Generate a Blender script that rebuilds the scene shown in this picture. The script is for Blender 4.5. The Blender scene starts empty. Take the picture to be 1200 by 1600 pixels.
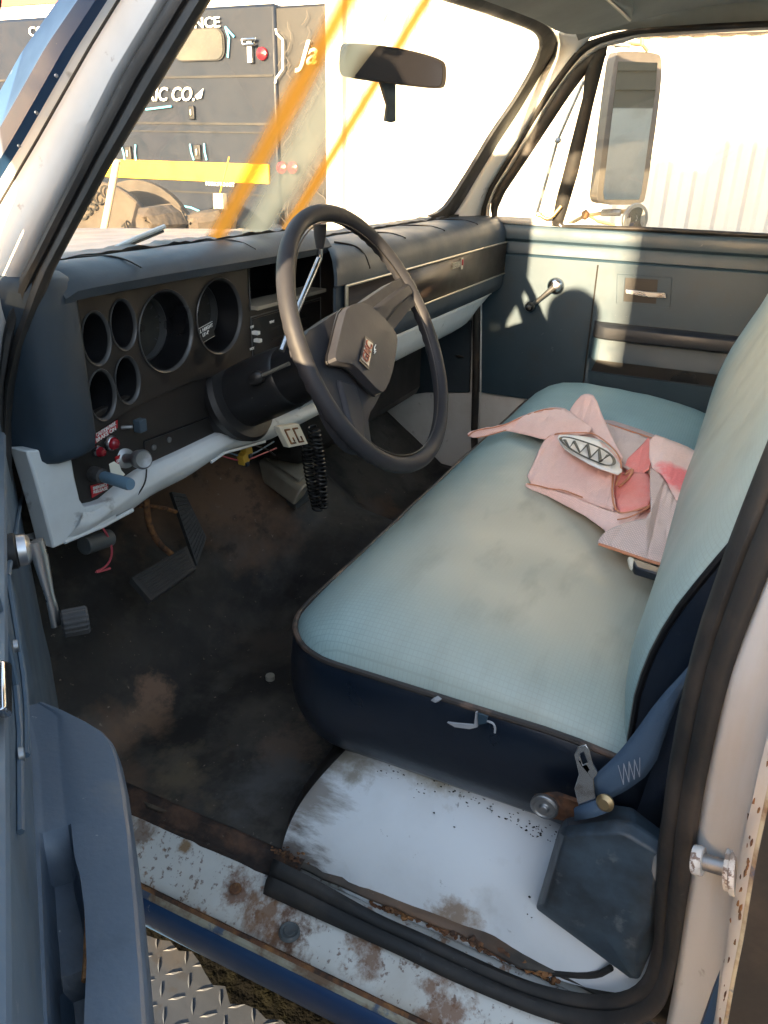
import bpy, bmesh, math, random
from mathutils import Vector as V, Matrix, noise
from mathutils.geometry import tessellate_polygon
random.seed(7)
C = bpy.context.scene.collection
SC = bpy.context.scene
rad = math.radians
# ------------------------------------------------------------------ camera
# X = across the cab to the passenger, Y = towards the bonnet, Z = up; metres; sill at z = 0
CAM = V((-.62, 0, .95))
RX = V((.42622, -.90431, .02363)); RD = V((-.37122, -.19867, -.90704)); RF = V((.82494, .37783, -.42038))
cd = bpy.data.cameras.new('camera'); cam = bpy.data.objects.new('camera', cd); C.objects.link(cam)
m3 = Matrix((RX, -RD, -RF)).transposed()
cam.matrix_world = Matrix.Translation(CAM) @ m3.to_4x4()
cd.sensor_fit = 'VERTICAL'; cd.sensor_height = 36; cd.sensor_width = 27; cd.lens = 27
cd.clip_start = .01; cd.clip_end = 3000
SC.camera = cam
SC.render.resolution_x = 768; SC.render.resolution_y = 1024
# ------------------------------------------------------------------ light
SUN = V((-1, -.05, .176)).normalized()         # towards the sun
w = bpy.data.worlds.new('World'); SC.world = w; w.use_nodes = True
nt = w.node_tree; bg = nt.nodes['Background']
sky = nt.nodes.new('ShaderNodeTexSky'); sky.sky_type = 'NISHITA'; sky.sun_disc = False
sky.sun_elevation = math.asin(SUN.z); sky.sun_rotation = math.atan2(SUN.x, SUN.y)
sky.air_density = 1.0; sky.dust_density = 1.0; sky.ozone_density = 1.5
tint = nt.nodes.new('ShaderNodeMix'); tint.data_type = 'RGBA'; tint.blend_type = 'MULTIPLY'; tint.inputs[0].default_value = 1
tint.inputs[7].default_value = (1.16, .975, .84, 1)      # camera white balance towards warm
nt.links.new(sky.outputs[0], tint.inputs[6]); nt.links.new(tint.outputs[2], bg.inputs[0]); bg.inputs[1].default_value = .15
sl = bpy.data.lights.new('sun', 'SUN'); sl.energy = 3.6; sl.angle = rad(.5); sl.color = (1, .74, .44)
so = bpy.data.objects.new('sun', sl); C.objects.link(so)
so.rotation_euler = SUN.to_track_quat('Z', 'Y').to_euler(); so.location = SUN * 30
SC.view_settings.view_transform = 'Standard'; SC.view_settings.look = 'None'
SC.view_settings.gamma = 1; SC.view_settings.exposure = 3.4
SC.cycles.max_bounces = 10; SC.cycles.diffuse_bounces = 5; SC.cycles.transparent_max_bounces = 16
SC.cycles.use_denoising = True
SC.cycles.sample_clamp_indirect = 6

# ------------------------------------------------------------------ materials
def M(name, col, rough=.6, metal=0.0, layers=(), bump=None, spec=.5, weave=None, alpha=None, coat=0, grime=()):
    """layers: (colour, noise scale, lo, hi, opacity[, stretch xyz[, detail]])"""
    m = bpy.data.materials.new(name); m.use_nodes = True
    n = m.node_tree.nodes; l = m.node_tree.links; b = n['Principled BSDF']
    b.inputs['Roughness'].default_value = rough; b.inputs['Metallic'].default_value = metal
    b.inputs['Specular IOR Level'].default_value = spec
    if coat: b.inputs['Coat Weight'].default_value = coat; b.inputs['Coat Roughness'].default_value = .15
    tc = n.new('ShaderNodeTexCoord')
    cur = None; base = (*col, 1)
    b.inputs['Base Color'].default_value = base
    for i, L in enumerate(layers):
        c2, sc, lo, hi, op = L[:5]; st = L[5] if len(L) > 5 else (1, 1, 1); det = L[6] if len(L) > 6 else 6
        mp = n.new('ShaderNodeMapping'); mp.inputs['Scale'].default_value = st
        mp.inputs['Location'].default_value = (i * 3.7 + 1.3, i * 1.9, i * 2.3)
        l.new(tc.outputs['Object'], mp.inputs[0])
        nz = n.new('ShaderNodeTexNoise'); nz.inputs['Scale'].default_value = sc; nz.inputs['Detail'].default_value = det
        nz.inputs['Roughness'].default_value = .62
        l.new(mp.outputs[0], nz.inputs[0])
        mr = n.new('ShaderNodeMapRange'); mr.inputs[1].default_value = lo; mr.inputs[2].default_value = hi
        mr.inputs[3].default_value = 0; mr.inputs[4].default_value = op; mr.clamp = True
        l.new(nz.outputs[0], mr.inputs[0])
        mx = n.new('ShaderNodeMix'); mx.data_type = 'RGBA'
        if cur is None: mx.inputs[6].default_value = base
        else: l.new(cur, mx.inputs[6])
        mx.inputs[7].default_value = (*c2, 1); l.new(mr.outputs[0], mx.inputs[0]); cur = mx.outputs[2]
    for c_, rad_, col_, gs, gst in grime:      # dirt gathered round a spot (world position, radius)
        mp = n.new('ShaderNodeMapping'); mp.vector_type = 'TEXTURE'; mp.inputs['Location'].default_value = c_; mp.inputs['Scale'].default_value = (rad_,) * 3
        l.new(tc.outputs['Object'], mp.inputs[0]); le = n.new('ShaderNodeVectorMath'); le.operation = 'LENGTH'; l.new(mp.outputs[0], le.inputs[0])
        m2_ = n.new('ShaderNodeMapping'); m2_.inputs['Scale'].default_value = gst; l.new(tc.outputs['Object'], m2_.inputs[0])
        nz = n.new('ShaderNodeTexNoise'); nz.inputs['Scale'].default_value = gs; nz.inputs['Detail'].default_value = 9; nz.inputs['Roughness'].default_value = .7; l.new(m2_.outputs[0], nz.inputs[0])
        ma = n.new('ShaderNodeMath'); ma.operation = 'MULTIPLY_ADD'; ma.inputs[1].default_value = 3.2; l.new(nz.outputs[0], ma.inputs[0])
        ng = n.new('ShaderNodeMath'); ng.operation = 'MULTIPLY'; ng.inputs[1].default_value = -1; l.new(le.outputs['Value'], ng.inputs[0]); l.new(ng.outputs[0], ma.inputs[2])
        mr = n.new('ShaderNodeMapRange'); mr.inputs[1].default_value = .75; mr.inputs[2].default_value = 1.35; mr.inputs[4].default_value = .85; l.new(ma.outputs[0], mr.inputs[0])
        mx = n.new('ShaderNodeMix'); mx.data_type = 'RGBA'; l.new(mr.outputs[0], mx.inputs[0]); mx.inputs[7].default_value = (*col_, 1)
        if cur is None: mx.inputs[6].default_value = base
        else: l.new(cur, mx.inputs[6])
        cur = mx.outputs[2]
    if weave:
        sc, st, dark, rot = weave
        mp = n.new('ShaderNodeMapping'); mp.inputs['Rotation'].default_value = rot
        l.new(tc.outputs['Object'], mp.inputs[0])
        br = n.new('ShaderNodeTexBrick'); br.offset = 0; br.inputs['Scale'].default_value = sc
        br.inputs['Mortar Size'].default_value = st; br.inputs['Brick Width'].default_value = 1; br.inputs['Row Height'].default_value = 1
        br.inputs['Color1'].default_value = (1, 1, 1, 1); br.inputs['Color2'].default_value = (.93, .93, .93, 1)
        br.inputs['Mortar'].default_value = (dark, dark, dark, 1); br.inputs['Mortar Smooth'].default_value = .5
        l.new(mp.outputs[0], br.inputs[0])
        mx = n.new('ShaderNodeMix'); mx.data_type = 'RGBA'; mx.blend_type = 'MULTIPLY'; mx.inputs[0].default_value = 1
        if cur is None: mx.inputs[6].default_value = base
        else: l.new(cur, mx.inputs[6])
        l.new(br.outputs[0], mx.inputs[7]); cur = mx.outputs[2]
    if cur is not None: l.new(cur, b.inputs['Base Color'])
    if name.endswith('mirror_glass'): b.inputs['Roughness'].default_value = rough; return m
    # roughness breakup
    nr = n.new('ShaderNodeTexNoise'); nr.inputs['Scale'].default_value = 9; nr.inputs['Detail'].default_value = 8
    l.new(tc.outputs['Object'], nr.inputs[0])
    mr = n.new('ShaderNodeMapRange'); mr.inputs[1].default_value = .3; mr.inputs[2].default_value = .7
    mr.inputs[3].default_value = max(.03, rough - .1); mr.inputs[4].default_value = min(1, rough + .14)
    l.new(nr.outputs[0], mr.inputs[0]); l.new(mr.outputs[0], b.inputs['Roughness'])
    if bump:
        nb = n.new('ShaderNodeTexNoise'); nb.inputs['Scale'].default_value = bump[0]; nb.inputs['Detail'].default_value = 5
        l.new(tc.outputs['Object'], nb.inputs[0])
        bp = n.new('ShaderNodeBump'); bp.inputs['Strength'].default_value = bump[1]; bp.inputs['Distance'].default_value = bump[2] if len(bump) > 2 else .002
        l.new(nb.outputs[0], bp.inputs['Height']); l.new(bp.outputs[0], b.inputs['Normal'])
    if alpha is not None: b.inputs['Alpha'].default_value = alpha
    return m

def glass_mat(name, tint, gloss=.06, film=0.0, filmcol=(.8, .7, .55)):
    m = bpy.data.materials.new(name); m.use_nodes = True
    n = m.node_tree.nodes; l = m.node_tree.links; n.clear()
    o = n.new('ShaderNodeOutputMaterial'); t = n.new('ShaderNodeBsdfTransparent'); t.inputs[0].default_value = (*tint, 1)
    g = n.new('ShaderNodeBsdfGlossy'); g.inputs['Roughness'].default_value = .03
    a = n.new('ShaderNodeMixShader'); a.inputs[0].default_value = gloss
    l.new(t.outputs[0], a.inputs[1]); l.new(g.outputs[0], a.inputs[2])
    last = a.outputs[0]
    if film:
        tc = n.new('ShaderNodeTexCoord'); nz = n.new('ShaderNodeTexNoise'); nz.inputs['Scale'].default_value = 3; nz.inputs['Detail'].default_value = 9
        l.new(tc.outputs['Object'], nz.inputs[0])
        mr = n.new('ShaderNodeMapRange'); mr.inputs[1].default_value = .3; mr.inputs[2].default_value = .75; mr.inputs[3].default_value = film * .4; mr.inputs[4].default_value = film
        l.new(nz.outputs[0], mr.inputs[0])
        d = n.new('ShaderNodeBsdfDiffuse'); d.inputs[0].default_value = (*filmcol, 1)
        tl = n.new('ShaderNodeBsdfTranslucent'); tl.inputs[0].default_value = (*filmcol, 1)
        ad = n.new('ShaderNodeMixShader'); l.new(d.outputs[0], ad.inputs[1]); l.new(tl.outputs[0], ad.inputs[2])
        b = n.new('ShaderNodeMixShader'); l.new(mr.outputs[0], b.inputs[0]); l.new(last, b.inputs[1]); l.new(ad.outputs[0], b.inputs[2]); last = b.outputs[0]
    l.new(last, o.inputs[0]); return m

WHITE = (.62, .64, .64)
RUST = (.11, .042, .017)
m_white = M('white_paint', WHITE, .42, layers=[((.34, .33, .30), 5, .48, .8, .55), ((.10, .085, .07), 26, .63, .72, .55), ((.2, .14, .09), 3, .62, .85, .4)], bump=(60, .12))
m_sill = M('rusted_white_sill', (.60, .58, .53), .55, layers=[((.40, .35, .28), 7, .45, .72, .6), ((.24, .10, .03), 22, .60, .64, .8), (RUST, 46, .60, .65, .8), ((.12, .05, .025), 110, .60, .65, .7)], bump=(40, .5),
    grime=[((-.027, .396, -.006), .055, (.15, .06, .022), 30, (1, 1, 1)), ((-.027, .396, -.006), .036, (.10, .045, .022), 60, (1, 1, 1)), ((-.009, .496, .0), .038, (.17, .07, .03), 45, (1, 1, 1)), ((-.02, .445, .0), .045, (.20, .085, .028), 40, (.5, 1, 1)), ((.012, .60, .01), .014, (.20, .09, .01), 40, (1, 1, 1)), ((-.015, .29, 0), .045, (.17, .075, .028), 34, (1, 1, 1)), ((.01, .68, 0), .04, (.2, .13, .09), 30, (1, 1, 1)), ((-.03, .17, 0), .05, (.18, .075, .026), 34, (1, 1, 1))])
m_riser = M('chipped_white_riser', (.66, .68, .69), .42, layers=[((.42, .41, .38), 4, .5, .8, .5), ((.08, .065, .05), 30, .66, .72, .8), ((.3, .27, .22), 9, .58, .75, .4)], bump=(14, .25, .006), grime=[((.13, .45, .12), .11, (.20, .17, .14), 22, (1, .25, 1)), ((.155, .25, .19), .075, (.30, .26, .18), 10, (1, 1, 1)), ((.06, .44, .04), .06, (.10, .07, .05), 30, (1, .3, 1)), ((.155, .42, .19), .09, (.22, .19, .14), 14, (1, 1, 1)), ((.05, .2, .03), .05, (.22, .14, .08), 22, (1, 1, 1))])
m_chip = M('chipped_white_bolt', (.5, .5, .48), .5, layers=[((.10, .05, .03), 70, .52, .56, .9), ((.3, .25, .2), 40, .45, .6, .6)], bump=(120, .6))
m_jamb = M('white_door_jamb', (.45, .45, .445), .45, layers=[((.33, .32, .31), 4, .42, .68, .7), ((.40, .33, .26), 9, .54, .68, .5, (1, 1, .25)), ((.13, .10, .08), 40, .66, .73, .6), ((.33, .25, .17), 3, .6, .8, .4)], bump=(30, .2))
m_rust = M('flaking_rust', (.13, .055, .025), .9, layers=[((.35, .16, .05), 22, .45, .65, .8), ((.03, .02, .015), 35, .5, .62, .8)], bump=(80, 1, .004))
m_gutter = M('dark_rusty_gutter', (.035, .022, .016), .85, layers=[((.12, .06, .035), 14, .48, .62, .8), ((.30, .24, .19), 26, .62, .68, .7), ((.012, .009, .008), 9, .5, .62, .8)], bump=(90, .8, .003))
m_arm = M('worn_armrest_vinyl', (.064, .084, .112), .42, layers=[((.105, .125, .155), 4, .4, .65, .8), ((.20, .165, .13), 7, .54, .70, .55, (1.5, .6, 1)), ((.03, .035, .04), 9, .55, .72, .6), ((.35, .35, .34), 80, .70, .73, .7)], bump=(240, .2, .001))
m_blue_paint = M('dark_blue_paint', (.014, .042, .098), .42, spec=.35, coat=.0, layers=[((.34, .33, .26), 34, .66, .70, .8), ((.012, .03, .09), 4, .4, .7, .6)])
m_cream_edge = M('worn_edge_and_highlight', (.33, .30, .22), .5, layers=[((.12, .05, .02), 25, .45, .6, .8), ((.02, .06, .13), 16, .58, .63, .8)])
m_vinyl_blue = M('blue_vinyl', (.015, .037, .058), .5, layers=[((.026, .055, .080), 3, .4, .7, .8), ((.024, .035, .045), 10, .52, .75, .7), ((.14, .16, .17), 55, .68, .73, .5)], bump=(260, .12, .001))
m_pad_blue = M('sun_faded_blue_pad', (.026, .042, .060), .52, spec=.35, layers=[((.050, .052, .052), 3.5, .45, .7, .6), ((.02, .03, .04), 14, .55, .75, .6)], bump=(180, .15, .001))
m_door_blue = M('blue_door_panel', (.066, .096, .130), .45, layers=[((.105, .140, .175), 4, .4, .7, .8), ((.12, .105, .085), 5, .56, .72, .5), ((.030, .036, .045), 7, .55, .75, .6), ((.2, .21, .22), 60, .69, .73, .5)], bump=(220, .12, .001))
m_navy = M('navy_vinyl', (.005, .0095, .018), .36, layers=[((.012, .020, .034), 4, .45, .75, .8), ((.06, .055, .05), 40, .68, .74, .5)], bump=(9, .35, .01))
m_black = M('black_rubber', (.014, .0135, .013), .6, layers=[((.045, .036, .029), 9, .48, .68, .8), ((.085, .08, .08), 30, .60, .68, .5, (1, .4, .25)), ((.09, .085, .08), 70, .68, .74, .5)], bump=(90, .25))
m_bezel = M('black_dusty_plastic', (.014, .0115, .010), .5, layers=[((.028, .022, .018), 5, .45, .75, .8)], bump=(200, .15, .0008))
m_bezel2 = M('gauge_black', (.006, .006, .007), .35)
m_ring = M('grey_gauge_ring', (.055, .055, .055), .35)
m_column = M('black_column_paint', (.012, .012, .013), .38, layers=[((.2, .2, .2), 60, .70, .73, .8), ((.035, .03, .027), 5, .5, .75, .6)], bump=(120, .1))
m_wheel = M('grey_wheel_plastic', (.016, .017, .022), .6, spec=.35, layers=[((.027, .026, .029), 6, .42, .7, .7), ((.014, .013, .013), 20, .58, .72, .6), ((.12, .11, .10), 75, .68, .73, .35)], bump=(150, .15, .001))
m_pad = M('horn_pad_plastic', (.019, .020, .026), .55, spec=.35, layers=[((.028, .028, .032), 7, .42, .7, .7), ((.12, .12, .12), 90, .69, .73, .4)], bump=(150, .12, .001))
m_chrome = M('worn_chrome', (.55, .55, .56), .22, 1, layers=[((.22, .17, .13), 30, .55, .7, .7)])
m_steel = M('dull_steel', (.30, .30, .30), .42, .9, layers=[((.13, .09, .06), 25, .52, .68, .8)])
m_alu = M('brushed_trim', (.52, .48, .40), .35, .8)
m_wood = M('dark_woodgrain', (.028, .018, .013), .4, layers=[((.055, .035, .022), 6, .4, .7, .8, (1, 8, 22))])
m_knob_blue = M('blue_grey_rubber', (.10, .17, .23), .5)
m_red = M('red_label', (.42, .02, .025), .4)
m_redlens = M('red_lens', (.22, .008, .015), .15)
m_whitetext = M('white_lettering', (.75, .75, .72), .5)
m_tag = M('white_tag', (.7, .66, .55), .6)
m_mat = M('dirty_black_floor_mat', (.026, .022, .0185), .72, layers=[((.075, .062, .048), 2.6, .42, .60, .9), ((.012, .010, .009), 3.6, .50, .62, .85), ((.20, .11, .06), 2.3, .51, .64, .75), ((.10, .088, .075), 7, .52, .70, .5), ((.022, .016, .012), 13, .56, .64, .7), ((.26, .20, .15), 85, .66, .71, .8)], grime=[((.245, .85, .05), .045, (.20, .115, .07), 16, (1, 1, 1)), ((.18, .81, .03), .05, (.17, .10, .06), 16, (1, 1, 1)), ((.20, .74, .03), .10, (.010, .008, .007), 9, (1, 1, 1)), ((.12, .68, .03), .09, (.12, .09, .055), 12, (1, 1, 1)), ((.25, .58, .03), .09, (.13, .09, .065), 14, (1, 1, 1)), ((.16, .56, .03), .09, (.085, .08, .075), 10, (1, 1, 1)), ((.5, .78, .05), .12, (.06, .045, .035), 8, (1, 1, 1))], bump=(30, .4, .004))
m_rub = M('ribbed_pedal_rubber', (.045, .042, .040), .65, layers=[((.05, .04, .035), 18, .5, .7, .6)], bump=(160, .5))
m_beige = M('beige_plastic', (.30, .275, .22), .5, layers=[((.17, .14, .10), 9, .5, .75, .6)])
m_yellow = M('yellow_plastic', (.42, .26, .03), .5)
m_conn = M('grey_connector', (.08, .085, .085), .5, layers=[((.3, .3, .3), 60, .66, .7, .7)])
m_redwire = M('pink_red_wire', (.42, .06, .08), .4)
m_darkblue_fab = M('kick_panel_blue', (.018, .032, .045), .6, layers=[((.03, .045, .06), 6, .4, .7, .7)], bump=(90, .2))
m_headliner = M('grey_green_headliner', (.30, .30, .265), .8, layers=[((.20, .20, .17), 4, .4, .7, .7)], bump=(150, .2))
m_strap = M('blue_belt_webbing', (.055, .092, .145), .55, layers=[((.08, .12, .17), 9, .4, .7, .6)], bump=(500, .4, .001))
m_strap_dk = M('navy_belt_webbing', (.010, .017, .032), .55, bump=(500, .4, .001))
m_cover = M('scuffed_slate_plastic', (.045, .068, .090), .45, layers=[((.018, .021, .024), 8, .44, .60, .9), ((.11, .14, .165), 5, .54, .70, .7), ((.16, .17, .17), 26, .62, .70, .5)], bump=(150, .15, .001))
m_brass = M('worn_brass', (.4, .28, .14), .35, .8)
m_thread = M('grey_thread', (.30, .32, .36), .7)
m_plate = M('diamond_plate_steel', (.050, .058, .072), .55, .0, layers=[((.10, .085, .07), 7, .48, .7, .8), ((.04, .035, .03), 20, .56, .68, .8)], bump=(60, .2))
m_moss_shade = M('mossy_grime_and_shade', (.004, .004, .0035), .95, spec=.05, layers=[((.009, .009, .005), 30, .45, .65, .8)], bump=(60, 1, .01))  # near black for mossy debris together with the shadow gap
m_glass = glass_mat('clear_glass', (.93, .95, .94), .04, .03)
m_vent_shade = glass_mat('sun_shading_vent_glass', (.5, .5, .48), .04, .85, (.4, .36, .3))  # heavy film added so the pane holds back the sun
m_ws = glass_mat('dusty_windshield_glass', (.94, .95, .93), .05, .03, (.75, .68, .58))
m_mirror = M('mirror_glass', (.42, .40, .36), .02, 1)
m_mirror_dark = M('dim_mirror_glass', (.13, .12, .13), .10, .9)
m_dark_trim = M('dark_trim_plastic', (.02, .018, .017), .4)

def seat_mat(name, rot, centre, rx, ry, axis):
    """sage vinyl, dirt worn into the middle, bluer towards the edges, fine woven grid"""
    m = M(name, (.285, .425, .43), .5, layers=[((.20, .285, .285), 3.5, .42, .72, .55)], bump=(320, .12, .001), weave=(165, .10, .80, rot))
    n = m.node_tree.nodes; l = m.node_tree.links
    b = n['Principled BSDF']; src = b.inputs['Base Color'].links[0].from_socket
    tc = n.new('ShaderNodeTexCoord'); mp = n.new('ShaderNodeMapping'); mp.vector_type = 'TEXTURE'
    mp.inputs['Location'].default_value = centre; mp.inputs['Scale'].default_value = (rx, ry, ry) if axis == 'z' else (rx, ry, 9)
    l.new(tc.outputs['Object'], mp.inputs[0])
    le = n.new('ShaderNodeVectorMath'); le.operation = 'LENGTH'; l.new(mp.outputs[0], le.inputs[0])
    nz = n.new('ShaderNodeTexNoise'); nz.inputs['Scale'].default_value = 5; nz.inputs['Detail'].default_value = 8; l.new(tc.outputs['Object'], nz.inputs[0])
    ad = n.new('ShaderNodeMath'); ad.operation = 'MULTIPLY_ADD'; ad.inputs[1].default_value = .5; l.new(nz.outputs[0], ad.inputs[0]); l.new(le.outputs['Value'], ad.inputs[2])
    mr = n.new('ShaderNodeMapRange'); mr.inputs[1].default_value = 1.45; mr.inputs[2].default_value = .60; mr.inputs[3].default_value = 0; mr.inputs[4].default_value = .85
    l.new(ad.outputs[0], mr.inputs[0])
    mx = n.new('ShaderNodeMix'); mx.data_type = 'RGBA'; l.new(mr.outputs[0], mx.inputs[0]); l.new(src, mx.inputs[6]); mx.inputs[7].default_value = (.50, .46, .35, 1)
    # dark scuffs
    mp2 = n.new('ShaderNodeMapping'); mp2.inputs['Scale'].default_value = (1, 2.5, 1); mp2.inputs['Rotation'].default_value = (0, 0, .5); l.new(tc.outputs['Object'], mp2.inputs[0])
    n2 = n.new('ShaderNodeTexNoise'); n2.inputs['Scale'].default_value = 8; n2.inputs['Detail'].default_value = 10; l.new(mp2.outputs[0], n2.inputs[0])
    m2 = n.new('ShaderNodeMapRange'); m2.inputs[1].default_value = .54; m2.inputs[2].default_value = .74; m2.inputs[4].default_value = .38; l.new(n2.outputs[0], m2.inputs[0])
    mu = n.new('ShaderNodeMath'); mu.operation = 'MULTIPLY'; l.new(mr.outputs[0], mu.inputs[0]); l.new(m2.outputs[0], mu.inputs[1])
    m3_ = n.new('ShaderNodeMix'); m3_.data_type = 'RGBA'; l.new(mu.outputs[0], m3_.inputs[0]); l.new(mx.outputs[2], m3_.inputs[6]); m3_.inputs[7].default_value = (.15, .135, .10, 1)
    l.new(m3_.outputs[2], b.inputs['Base Color']); return m
m_seat = seat_mat('sage_woven_vinyl', (0, 0, 0), (.46, .20, .4), .48, .30, 'y')
m_back = seat_mat('sage_woven_vinyl_back', (rad(90), 0, 0), (.8, 0, .72), .9, .34, 'z')

# ------------------------------------------------------------------ pixel rays (photo pixels, 1200 x 1600) -> points at their own real depth
def ray(u, v): return RX * (u - 600) + RD * (v - 800) + RF * 1200
def PP(u, v, p, n):
    d = ray(u, v); n = V(n); return CAM + d * ((V(p) - CAM).dot(n) / d.dot(n))
def PX(u, v, x): return PP(u, v, (x, 0, 0), (1, 0, 0))
def PY(u, v, y): return PP(u, v, (0, y, 0), (0, 1, 0))
def PZ(u, v, z): return PP(u, v, (0, 0, z), (0, 0, 1))
SIDE_P = (V((1.65, 0, .8)), V((1, 0, .3)).normalized())     # passenger side, leaning in above the belt
SIDE_D = (V((0, 0, .8)), V((1, 0, -.3)).normalized())
WS = (V((0, .80, .81)), V((0, 1, .5875)).normalized())
def PS(u, v, off=0): return PP(u, v, SIDE_P[0] - SIDE_P[1] * off, SIDE_P[1])
def PDs(u, v, off=0): return PP(u, v, SIDE_D[0] + SIDE_D[1] * off, SIDE_D[1])
def PW(u, v, off=0): return PP(u, v, WS[0] - WS[1] * off, WS[1])

def resamp(pts, n):
    pts = [V(p) for p in pts]; L = [0]
    for a, b in zip(pts, pts[1:]): L.append(L[-1] + (b - a).length)
    out = []; j = 0
    for i in range(n):
        s = L[-1] * i / (n - 1)
        while j < len(L) - 2 and L[j + 1] < s: j += 1
        k = (s - L[j]) / max(1e-9, L[j + 1] - L[j]); out.append(pts[j].lerp(pts[j + 1], min(1, max(0, k))))
    return out
def smooth(pts, it=2, closed=False):
    for _ in range(it):
        q = []; n = len(pts)
        for i in range(n if closed else n - 1):
            a, b = V(pts[i]), V(pts[(i + 1) % n]); q += [a.lerp(b, .25), a.lerp(b, .75)]
        pts = q if closed else [V(pts[0])] + q + [V(pts[-1])]
    return pts

class MB:
    def __init__(s): s.v = []; s.f = []; s.m = []; s.mats = []
    def mi(s, mat):
        if mat not in s.mats: s.mats.append(mat)
        return s.mats.index(mat)
    def add(s, vs, fs, mat):
        o = len(s.v); s.v += [V(p) for p in vs]; k = s.mi(mat)
        for f in fs: s.f.append([i + o for i in f]); s.m.append(k)
    def prism(s, loop, vec, mat, holes=(), side=None):
        loops = [[V(p) for p in loop]] + [[V(p) for p in h] for h in holes]; vec = V(vec)
        flat = [p for L in loops for p in L]; N = len(flat)
        tris = tessellate_polygon(loops)
        s.add(flat + [p + vec for p in flat], [tuple(t) for t in tris] + [tuple(i + N for i in reversed(t)) for t in tris], mat)
        fs = []; o = 0
        for L in loops:
            n = len(L)
            for i in range(n): j = (i + 1) % n; fs.append((o + i, o + j, o + j + N, o + i + N))
            o += n
        s.add(flat + [p + vec for p in flat], fs, side or mat)
        return s
    def sheet(s, loop, mat, holes=()):
        loops = [[V(p) for p in loop]] + [[V(p) for p in h] for h in holes]
        s.add([p for L in loops for p in L], [tuple(t) for t in tessellate_polygon(loops)], mat); return s
    def loft(s, rows, mat, closed=False, caps=False):
        n = len(rows[0]); vs = [p for r in rows for p in r]; fs = []
        for i in range(len(rows) - 1):
            for j in range(n if closed else n - 1):
                k = (j + 1) % n; fs.append((i * n + j, i * n + k, (i + 1) * n + k, (i + 1) * n + j))
        if caps:
            fs.append(tuple(range(n))); fs.append(tuple(range(len(vs) - n, len(vs))))
        s.add(vs, fs, mat); return s
    def tube(s, pts, r, mat, seg=10, closed=False, flat=None):
        pts = [V(p) for p in pts]; n = len(pts); rows = []; up = None
        for i, p in enumerate(pts):
            if closed: t = pts[(i + 1) % n] - pts[i - 1]
            else: t = pts[min(i + 1, n - 1)] - pts[max(i - 1, 0)]
            t.normalize()
            if up is None: up = V((0, 0, 1)) if abs(t.z) < .9 else V((0, 1, 0))
            a = t.cross(up)
            if a.length < 1e-4: a = t.orthogonal()
            a.normalize(); b = a.cross(t).normalized(); up = b
            rr = r[i] if isinstance(r, (list, tuple)) else r
            rows.append([p + (a * math.cos(q) + b * math.sin(q) * (flat or 1)) * rr for q in [2 * math.pi * k / seg for k in range(seg)]])
        if closed: rows.append(rows[0])
        s.loft(rows, mat, True, not closed); return s
    def lathe(s, o, ax, prof, mat, seg=28, caps=True):
        o = V(o); ax = V(ax).normalized(); a = ax.orthogonal().normalized(); b = ax.cross(a)
        rows = [[o + ax * h + (a * math.cos(2 * math.pi * k / seg) + b * math.sin(2 * math.pi * k / seg)) * max(r, 1e-5) for k in range(seg)] for r, h in prof]
        s.loft(rows, mat, True, caps); return s
    def box(s, c, sz, mat, ax=None):
        """centre, full size, optional 3 axes"""
        c = V(c); X, Y, Z = [V(a).normalized() for a in (ax or ((1, 0, 0), (0, 1, 0), (0, 0, 1)))]
        x, y, z = X * sz[0] / 2, Y * sz[1] / 2, Z * sz[2] / 2
        vs = [c - x - y - z, c + x - y - z, c + x + y - z, c - x + y - z, c - x - y + z, c + x - y + z, c + x + y + z, c - x + y + z]
        s.add(vs, [(0, 3, 2, 1), (4, 5, 6, 7), (0, 1, 5, 4), (1, 2, 6, 5), (2, 3, 7, 6), (3, 0, 4, 7)], mat); return s
    def blob(s, c, r, mat, sq=(1, 1, 1), rough=.3):
        bm = bmesh.new(); bmesh.ops.create_icosphere(bm, subdivisions=1, radius=r)
        vs = [V((v.co.x * sq[0], v.co.y * sq[1], v.co.z * sq[2])) * (1 + random.uniform(-rough, rough)) + V(c) for v in bm.verts]
        fs = [tuple(v.index for v in f.verts) for f in bm.faces]; bm.free(); s.add(vs, fs, mat); return s
    def build(s, name, parent=None, label=None, bevel=0, sub=0, solid=0, angle=38, segs=2, weld=False, kind=None, soff=0):
        me = bpy.data.meshes.new(name); me.from_pydata([tuple(p) for p in s.v], [], s.f); me.update()
        for m in s.mats: me.materials.append(m)
        for p, k in zip(me.polygons, s.m): p.material_index = k
        bm = bmesh.new(); bm.from_mesh(me)
        bmesh.ops.remove_doubles(bm, verts=bm.verts, dist=1e-5)
        bmesh.ops.recalc_face_normals(bm, faces=bm.faces)
        if (bevel or sub) and not weld: pass
        bm.to_mesh(me); bm.free()
        for p in me.polygons: p.use_smooth = True
        me.set_sharp_from_angle(angle=rad(angle))
        o = bpy.data.objects.new(name, me); C.objects.link(o)
        if solid:
            md = o.modifiers.new('thickness', 'SOLIDIFY'); md.thickness = solid; md.offset = soff
        if bevel:
            md = o.modifiers.new('bevel', 'BEVEL'); md.width = bevel; md.segments = segs; md.limit_method = 'ANGLE'; md.angle_limit = rad(32)
            md.use_clamp_overlap = True
        if sub:
            md = o.modifiers.new('subdiv', 'SUBSURF'); md.levels = sub; md.render_levels = sub
        if parent is not None:
            o.parent = parent; o.matrix_parent_inverse = PINV(parent)
        if label: o['label'] = label
        if kind: o['kind'] = kind
        return o
def PINV(p):
    mw = Matrix.Identity(4); q = p
    chain = []
    while q is not None: chain.append(q); q = q.parent
    for q in reversed(chain): mw = mw @ q.matrix_parent_inverse @ Matrix.LocRotScale(q.location, q.rotation_euler, q.scale)
    return mw.inverted()
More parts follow.
